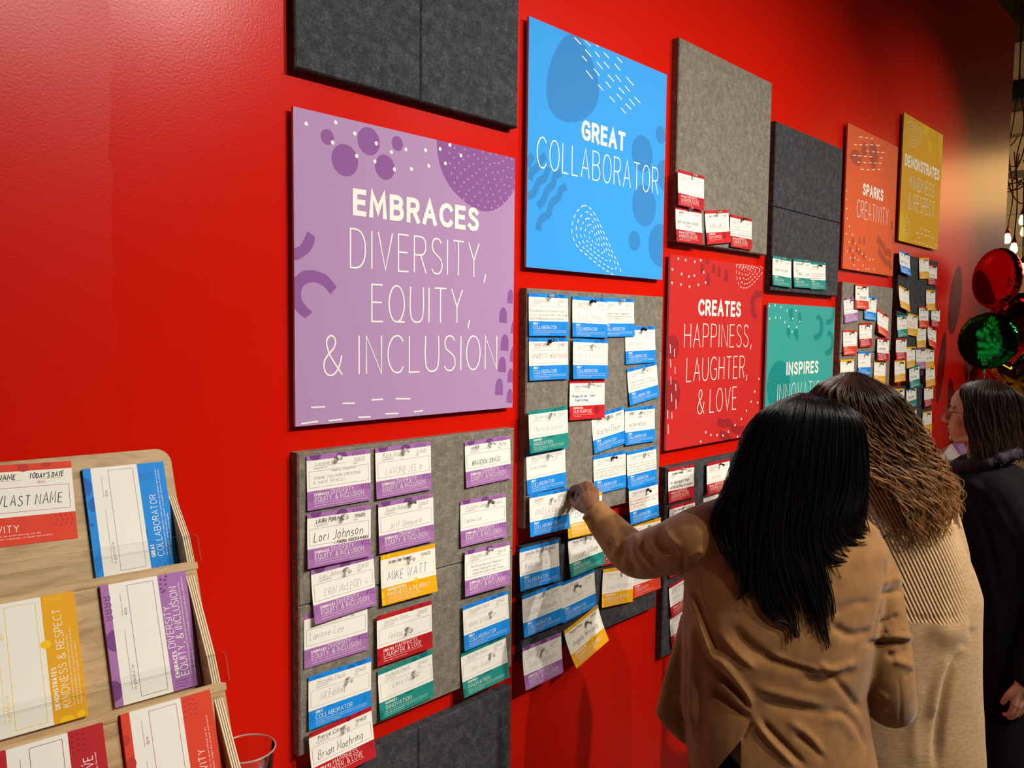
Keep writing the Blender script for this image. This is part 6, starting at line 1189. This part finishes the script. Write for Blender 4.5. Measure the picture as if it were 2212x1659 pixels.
# ---- woman in black with glasses, in profile, holding cards
pc = empty('person', (at(2125, 1300, 2.9).x, at(2125, 1300, 2.9).y, 0))
tag(pc, 'woman in black with glasses and shoulder-length dark hair, in profile holding cards', 'person')
cc = Vector(pc.location); FC = -RH*.867+FH*.498; SC_ = Vector((-FC.y, FC.x, 0))
Cr = [(990, 2090, 2165, 2.88, .07), (1012, 2068, 2205, 2.88, .13), (1040, 2050, 2232, 2.88, .18), (1090, 2038, 2240, 2.88, .2), (1160, 2036, 2235, 2.88, .2), (1260, 2048, 2215, 2.88, .185), (1350, 2056, 2200, 2.88, .175), (1450, 2058, 2192, 2.88, .18), (1560, 2052, 2192, 2.88, .19), (1660, 2050, 2184, 2.88, .19), (1730, 2050, 2180, 2.88, .19)]
elb, wrb = at(2238, 1275, 2.70), at(2214, 1462, 2.66)
cd = fuse([loft(px_rings(Cr, RH, FH), 40, 2.3), tube([at(2160, 1070, 2.76), at(2205, 1150, 2.72), elb, at(2232, 1380, 2.68), wrb], [.075, .065, .056, .048, .038]), tube([at(2090, 1075, 3.02), at(2070, 1180, 3.0), at(2040, 1185, 2.9), at(2036, 1100, 2.97)], [.07, .056, .048, .036])], .007, 8)
folds(cd, [([(2080, 1030), (2140, 1080), (2200, 1180)], 10, .006), ([(2090, 1060), (2130, 1150), (2160, 1280)], 8, -.006), ([(2120, 1200), (2150, 1320), (2150, 1450)], 9, .005)])
organic('cardigan', cd, M_BLACKCL, pc)
legs(cc, FC, SC_, .80, .09, .1, mat('black_trousers', (16, 15, 17), .85, .15), pc, 'trousers')
hc, W, hx = head_pieces(at(2108, 957, 2.88), FC-SC_*.06 if SC_.dot(FH) > 0 else FC+SC_*.06, ZU, .985)
core = fuse([loft([(c, a*.8, b*.75) for c, a, b in px_rings(Cr, RH, FH)], 24, 2.2), tube([W(-.025, 0, .05), W(-.045, 0, -.09)], [.052, .064]), tube([elb, wrb], [.034, .025]), tube([at(2040, 1170, 2.9), at(2034, 1066, 2.97)], [.034, .024])], .01, 3)
face = fuse(hc+[tube([W(-.02, 0, .06), W(-.035, 0, -.07)], [.052, .06])], .0028, 9)
c = vco(face); n = vno(face)
for y in (.031, -.031):
    p = np.array(tuple(W(.086, y, .1105))); d = np.linalg.norm(c-p, axis=1); c -= np.array(tuple(hx[0]))[None]*(.009*np.exp(-(d/.014)**2))[:, None]
p = np.array(tuple(W(.096, 0, .046))); q = (c-p); zz = q@np.array(tuple(hx[2])); yy = q@np.array(tuple(hx[1])); xx = q@np.array(tuple(hx[0]))
c -= np.array(tuple(hx[0]))[None]*(.0035*np.exp(-(zz/.0028)**2-(yy/.02)**2)*(np.abs(xx) < .02))[:, None]
setco(face, c)
def simple_hand(wr_, dirn, palmn, s=1.0, curl=.5):
    """relaxed hand: palm, four fingers of different length, thumb from the side of the palm"""
    dirn = Vector(dirn).normalized(); palmn = Vector(palmn).normalized(); sd = dirn.cross(palmn).normalized(); P = []
    P.append(tube([wr_-dirn*.03, wr_, wr_+dirn*.03], [.024*s, .023*s, .026*s], 14, None, .7))
    for i, (o_, ln, rr) in enumerate(((-.027, .070, .0088), (-.009, .078, .0092), (.009, .073, .0088), (.026, .058, .0078))):
        m0 = wr_+dirn*(.085-.006*abs(i-1))+sd*o_; P.append(tube([wr_+sd*o_*.5, m0], [.017*s, rr*1.25], 12))
        a = m0+(dirn+palmn*curl*.6)*(ln*.45); b = a+(dirn*.6+palmn*curl*1.3)*(ln*.32); c_ = b+(dirn*.2+palmn*curl*1.5)*(ln*.26); P.append(tube([m0, a, b, c_], [rr*1.1, rr, rr*.9, rr*.72], 12))
    t0 = wr_+dirn*.02-sd*.02; t1 = t0+dirn*.035-sd*.022+palmn*.012; t2 = t1+dirn*.028-sd*.004+palmn*.012; P.append(tube([t0, t1, t2], [.016, .0115, .0085], 12))
    return fuse(P, .0026, 4)
hl = simple_hand(at(2212, 1472, 2.66), -ZU-RH*.08, FH*.9+FC*.2, 1, .45)
hr = simple_hand(at(2034, 1072, 2.97), ZU*.9-RH*.1, FC*.5+FH*.5, .95, .7)
organic('body', merge([core, face, hl, hr]), M_SKIN_F, pc)
M_EYE = mat('eye_white', (220, 212, 204), .2, .5); M_IRIS = mat('dark_iris', (60, 40, 28), .15, .5); M_LIP = mat('lip', (178, 92, 84), .45, .4); M_BROW = mat('eyebrow', (60, 42, 32), .8, .2)
for y in (.031, -.031):
    e = organic('eye', fuse([ellipsoid(W(.0700, y, .1105), (.0105, .0105, .0105))], .0015, 2), M_EYE, pc)
    organic('iris', fuse([ellipsoid(W(.0785, y, .1095), (.003, .0056, .0056), hx)], .001, 1), M_IRIS, pc)
    organic('eyelid', fuse([tube([W(.072, y-.013, .111), W(.0795, y, .1165), W(.071, y+.014, .111)], [.0026, .0036, .0026], 10)], .0012, 2), M_SKIN_F, pc)
    organic('eyelashes', fuse([tube([W(.0722, y-.013, .1095), W(.0815, y, .1135), W(.0712, y+.0145, .109)], [.0009, .0015, .0012], 8)], .0008, 1), M_BROW, pc)
    organic('eyebrow', fuse([tube([W(.0875, y*.45, .1285), W(.0885, y, .132), W(.0735, y*1.6, .128)], [.0022, .0026, .0015], 8)], .001, 1), M_BROW, pc)
organic('lips', fuse([ellipsoid(W(.0915, 0, .0505), (.0038, .0185, .0034), hx), ellipsoid(W(.0908, 0, .0412), (.0042, .016, .0038), hx)], .0012, 2), M_LIP, pc)
gp = []
for y in (.034, -.034):
    gp.append(tube([W(.1, y+.0225*cos(t), .107+.0185*sin(t)) for t in [2*pi*i/18 for i in range(19)]], [.0011]*19, 6, 60, 1, False))
    gp.append(tube([W(.1, y*1.66, .113), W(.05, y*2.2, .112), W(0, y*2.36, .108)], [.0012]*3, 6))
gp.append(tube([W(.1, .0118, .109), W(.104, 0, .111), W(.1, -.0118, .109)], [.0011]*3, 6))
gv = []; gf = []
for a, b in gp: k = len(gv); gv += a; gf += [tuple(i+k for i in q) for q in b]
me = bpy.data.meshes.new('eyeglasses'); me.from_pydata(gv, [], gf); organic('eyeglasses', me, mat('reddish_metal_frame', (150, 84, 60), .3, .5, .6), pc)
# dark scarf with silver specks
sp = []
for i in range(30):
    t = 2*pi*i/29; sp.append(W(-.035+.088*cos(t), .085*sin(t), -.055-.035*cos(t)))
sc = fuse([tube(sp, [.026+.004*sin(3*i) for i in range(30)], 12, 60), tube([W(.05, .02, -.09), W(.06, .03, -.16), W(.055, .05, -.24)], [.03, .034, .03], 12, None, .6)], .006, 4)
jitter(sc, .004, 40, 2); so = organic('scarf', sc, mat('dark_plum_scarf', (34, 22, 40), .7, .3), pc)
c = vco(sc); n = vno(sc); rs = random.Random(8); dv = []; df = []
for i in rs.sample(range(len(c)), 80):
    a, b = ellipsoid(Vector(c[i])+Vector(n[i])*.0006, (.0017, .0017, .001), None, 8, 6); k = len(dv); dv += a; df += [tuple(j+k for j in q) for q in b]
me = bpy.data.meshes.new('sequins'); me.from_pydata(dv, [], df); q = organic('sequins', me, mat('silver_sequins', (226, 222, 214), .3, .6, .4), pc); q['kind'] = 'stuff'
def dc(x, y): return 2.88-.105*sqrt(max(0, 1-((x-2155)/90)**2))*np.clip(.25+(y-820)/40, .25, 1)
def gc(L): return np.array([tuple(at(x, y, dc(x, y))) for x, y in L])
GC = [[(2112, 826), (2086, 843), (2093, 885), (2098, 920), (2106, 952), (2103, 985), (2094, 1003)], [(2120, 823), (2098, 841), (2104, 890), (2110, 940), (2114, 975), (2108, 1004)], [(2132, 822), (2118, 845), (2118, 890), (2124, 940), (2130, 980), (2130, 1005)], [(2138, 821), (2134, 848), (2136, 890), (2142, 940), (2148, 980), (2150, 1006)],
      [(2144, 821), (2152, 848), (2156, 890), (2162, 940), (2166, 980), (2168, 1004)], [(2150, 822), (2170, 848), (2176, 890), (2182, 940), (2186, 980), (2186, 1004)], [(2156, 823), (2188, 850), (2198, 890), (2204, 940), (2206, 980), (2204, 1002)], [(2162, 825), (2204, 856), (2218, 892), (2226, 940), (2226, 975), (2220, 1000)], [(2166, 828), (2214, 864), (2230, 900), (2238, 940), (2236, 970), (2226, 996)]]
H = Hair(); HC = [gc(g) for g in GC]; rnd = random.Random(6)
for g in range(2): hair_between(H, [q+_F*(.008+.03*g) for q in HC], 900, .0013, rnd, 20, .006, .003, .12, clump=8, frizz=.003)
hair_between(H, HC, 4500, .0007, rnd, 22, .004, .004, .14, clump=14, frizz=.002, side=1)
far_side = [np.array([tuple(Vector(q)+FH*(2*(2.88-(Vector(q)-CAM).dot(FWD)))) for q in g]) for g in HC[2:]]; hair_between(H, far_side[2:], 500, .0016, rnd, 18, .01, .003, .12, clump=8)
H.sheet(np.array([catmull(g+_F*.012, 20)[:15] for g in HC])); H.add(ellipsoid(W(-.03, 0, .136), (.09, .082, .08), hx))
H.build('hair', mat_hair('dark_brown_hair', (44, 30, 24), (66, 46, 34), .4, .5, .6, 1.4), pc)
# cards fanned in her hand
def held(t, x, y, d, ang, lab, wr_=[]):
    ex = RIGHT*cos(ang)+UP*sin(ang); ey = UP*cos(ang)-RIGHT*sin(ang); k = card_object('note_card', t, 'g', card_mesh(t, 'g', wr_, .004, True, int(x)))
    frame(k, at(x, y, d), ex+FWD*.1, ey+FWD*.15); tag(k, lab, 'card', 'cards held by the woman in black')
held('P', 2072, 1002, 2.98, radians(122), 'front card of the held fan, purple edge, below the chin', [('Thank you', .1, .6, .5, .1)])
held('Y', 2064, 1012, 2.985, radians(125), 'yellow-edged card right behind the purple one in the held fan')
held('B', 2056, 1022, 2.99, radians(128), 'third card of the held fan, behind the yellow-edged one')
held('R', 2050, 1034, 2.995, radians(133), 'rearmost card of the held fan, crimson edge lowest')
# ------------------------------------------------------------------ foil balloons at the far end of the wall
def foil(name, rgb): return mat(name, rgb, .1, .5, 1.0)
F_RED, F_GREEN, F_GOLD = foil('red_foil', (196, 22, 20)), foil('green_foil', (20, 150, 66)), foil('gold_foil', (206, 150, 30))
def balloon(c, nrm, R, m, label, star=False, seed=0):
    nrm = Vector(nrm).normalized(); up = (ZU-nrm*nrm.dot(ZU)).normalized(); sd = up.cross(nrm); rr = random.Random(seed)
    v = []; f = []; NU, NV = 224, 26
    amp = [rr.uniform(.5, 1) for _ in range(NU)]
    def rim(q):
        if not star: return R*(1+.006*sin(26*q))
        k = (q/(2*pi)*5) % 1; return R*(1-.42*(.5-.5*cos(2*pi*k)))
    for side in (1, -1):
        for j in range(NV+1):
            t = j/NV
            for i in range(NU):
                q = 2*pi*i/NU+pi/2; r = rim(q)*t; hgt = .34*R*sqrt(max(0, 1-t**2.3)); pk = .034*R*(t**20)*(1-t**40)*sin(28*q+.8*sin(3*q))*amp[i]
                v.append(tuple(sd*(r*cos(q))+up*(r*sin(q))+nrm*(side*hgt+side*abs(pk)+pk*.4)))
    for s in (0, 1):
        b = s*(NV+1)*NU
        for j in range(NV):
            for i in range(NU):
                q = (b+j*NU+i, b+(j+1)*NU+i, b+(j+1)*NU+(i+1) % NU, b+j*NU+(i+1) % NU); f.append(q if s == 0 else q[::-1])
    k = len(v)   # neck tail
    for z, w in ((-R*.97, .011), (-R*1.05, .0035), (-R*1.15, .009)):
        v += [tuple(up*z+sd*w), tuple(up*z-sd*w)]
    f += [(k, k+1, k+3, k+2), (k+2, k+3, k+5, k+4)]
    root = empty('foil_balloon', c); tag(root, label, 'balloon', 'foil balloons')
    o = mesh('balloon_body', v, f, [m], root, True)
    # curling ribbon down to the weight
    w0 = Vector(c)-up*R*1.06; w1 = Vector((BW.x, BW.y, .16)); n = 150; P = []
    for i in range(n):
        t = i/(n-1); e = min(1, t*5)*.014*(1 if t < .35 else max(0, .6-t)); P.append(tuple(w0.lerp(w1, t)+Vector((cos(t*95)*e, sin(t*95)*e, 0))-Vector(c)))
    a, b = tube(P, [.0016]*n, 5, n*2, 1, False); organic_r = mesh('ribbon', a, b, [M_RIBBON], root, True)
M_RIBBON = mat('white_ribbon', (220, 214, 196), .35, .5)
BW = at(2150, 1000, 4.45)
b0 = fuse([loft([(Vector((BW.x, BW.y, z)), Vector((r, 0, 0)), Vector((0, r, 0))) for z, r in ((0, .07), (.01, .08), (.08, .06), (.13, .03), (.16, .012))], 24)], .006, 3)
tag(organic('balloon_weight', b0, F_GOLD, None), 'gold weight on the floor holding the balloon ribbons', 'balloon weight')
NB = -RIGHT*.98-FWD*.2
balloon(at(2153, 602, 4.55), NB*1+UP*.05, .172, F_RED, 'red foil balloon, topmost of the cluster near the hanging bulbs', seed=1)
balloon(at(2134, 736, 4.42), -RIGHT*.75-FWD*.6+UP*.1, .157, F_GREEN, 'green foil balloon under the topmost red one', seed=2)
balloon(at(2208, 702, 4.75), -RIGHT*.2-FWD*.9, .19, F_RED, 'red foil balloon at the edge, behind the green one', seed=3)
balloon(at(2192, 822, 4.55), -RIGHT*.3-FWD*.9-UP*.2, .2, F_GOLD, 'gold star balloon just above the head of the woman in black', True, seed=4)
balloon(at(2128, 812, 4.9), -RIGHT*.7-FWD*.5, .09, F_RED, 'small red foil balloon tucked below the green one', seed=5)

# ------------------------------------------------------------------ far end of the store: beams, panels, pendant bulbs
M_BEAM = mat('dark_steel_beam', (10, 11, 14), .6, .3); M_PANEL = mat('tan_bulkhead', (180, 152, 112), .8, .3); M_TUBE = mat('white_pipe', (210, 200, 184), .5, .3); M_BROWN = mat('brown_girder', (120, 84, 58), .7, .3)
def bar(name, y0, y1, depth, thick, m, label, cat, x0=1900, x1=2700):
    a, b, c = at(2200, y0, depth), at(2200, y1, depth), at(2200, (y0+y1)/2, depth)
    o = box(name, c.x, c.x+thick, -.2, 6, b.z, a.z, m); return tag(o, label, cat)
bar('bulkhead_panel', 92, 168, 9.0, .2, M_PANEL, 'tan bulkhead panel high at the far end, above the black beam', 'panel')
bar('steel_beam', 172, 213, 8.6, .15, M_BEAM, 'black steel beam crossing high at the far end', 'beam')
bar('girder', 217, 234, 8.9, .15, M_BROWN, 'narrow brown girder just under the black beam', 'beam')
bar('wall_panel', 238, 288, 9.2, .2, M_PANEL, 'tan panel under the brown girder at the far end', 'panel')
bar('ceiling_pipe', 368, 382, 8.2, .07, M_TUBE, 'white pipe crossing behind the red lamp cords', 'pipe')
bar('shelf_rail', 456, 462, 9.4, .05, M_TUBE, 'thin pale rail far behind the pendant bulbs', 'rail')
bar('shelf_rail', 524, 530, 9.4, .05, M_TUBE, 'second pale rail far behind the pendant bulbs, lower one', 'rail')
# unseen dark and grey blocks, added to frame the tan band the wall mirrors
tag(box('reflected_block_1', 11.9, 12.4, -9, -.25, 4.15, 5.2, mat('dark_reflected', (34, 26, 20), .9, .2)), kind='structure')
tag(box('reflected_block_2', 12.2, 12.4, -9, -.25, 0, 3.34, mat('grey_reflected', (128, 116, 124), .8, .3)), kind='structure')
M_BULB = mat('lit_bulb', (255, 214, 150), .3, .5, Emission_Color=(1, .6, .24, 1), Emission_Strength=9)
M_COPPER = mat('copper_socket', (150, 90, 56), .3, .5, .9); M_CORD = mat('red_cord', (120, 20, 18), .7, .3)
def bulb(px, py, d, label):
    c = at(px, py, d); k = d/7.5
    root = empty('pendant_bulb', c); tag(root, label, 'pendant lamp', 'bare pendant bulbs on red cords')
    a, b = lathe([(.004, -.054), (.017, -.05), (.028, -.036), (.031, -.018), (.028, .004), (.02, .028), (.015, .045)], 18); mesh('glass_bulb', a, b, [M_BULB], root, True)
    a, b = lathe([(.019, .04), (.02, .075), (.012, .085), (.008, .11)], 14); mesh('socket', a, b, [M_COPPER], root, True)
    r = random.Random(int(px*7+py)); z = [0, .3, .7, 1.0, 1.5]
    pts = [Vector((0, 0, .11))]+[Vector((r.uniform(-.03, .03), r.uniform(-.03, .03), .11+q)) for q in z[1:]]+[Vector((0, 0, 5.2-c.z))]
    a, b = tube(pts, [.005]*len(pts), 6, 40, 1, False); mesh('cord', a, b, [M_CORD], root, True)
bulb(2176, 514, 7.6, 'bare glowing bulb hanging nearest the end of the red wall'); bulb(2190, 535, 7.3, 'bare glowing bulb, lower neighbour of the one at the wall end')
bulb(2209, 474, 7.5, 'highest bare glowing bulb at the frame edge'); bulb(2212, 499, 7.9, 'bare glowing bulb just under the highest one'); bulb(2208, 579, 7.2, 'bare glowing bulb lowest, beside the topmost red balloon')
# slack loops of red cord gathered at the pipe
def loops():
    v = []; f = []; r = random.Random(3); c = at(2206, 372, 8.1)
    for i in range(26):
        w = r.uniform(.05, .2); dz = r.uniform(.1, .5); o = Vector((r.uniform(-.15, .15), r.uniform(-.5, .5), r.uniform(-.1, .35)))
        a, b = tube([o+Vector((0, -w, 0)), o+Vector((.02, -w*.6, -dz*.7)), o+Vector((0, 0, -dz)), o+Vector((.02, w*.6, -dz*.7)), o+Vector((0, w, 0))], [.006]*5, 5, 18, 1, False)
        k = len(v); v += a; f += [tuple(j+k for j in q) for q in b]
    o = mesh('cord_tangle', v, f, [M_CORD], None, True); o.location = c; tag(o, 'tangle of slack red lamp cords over the white pipe', 'cord', kind='stuff')
loops()
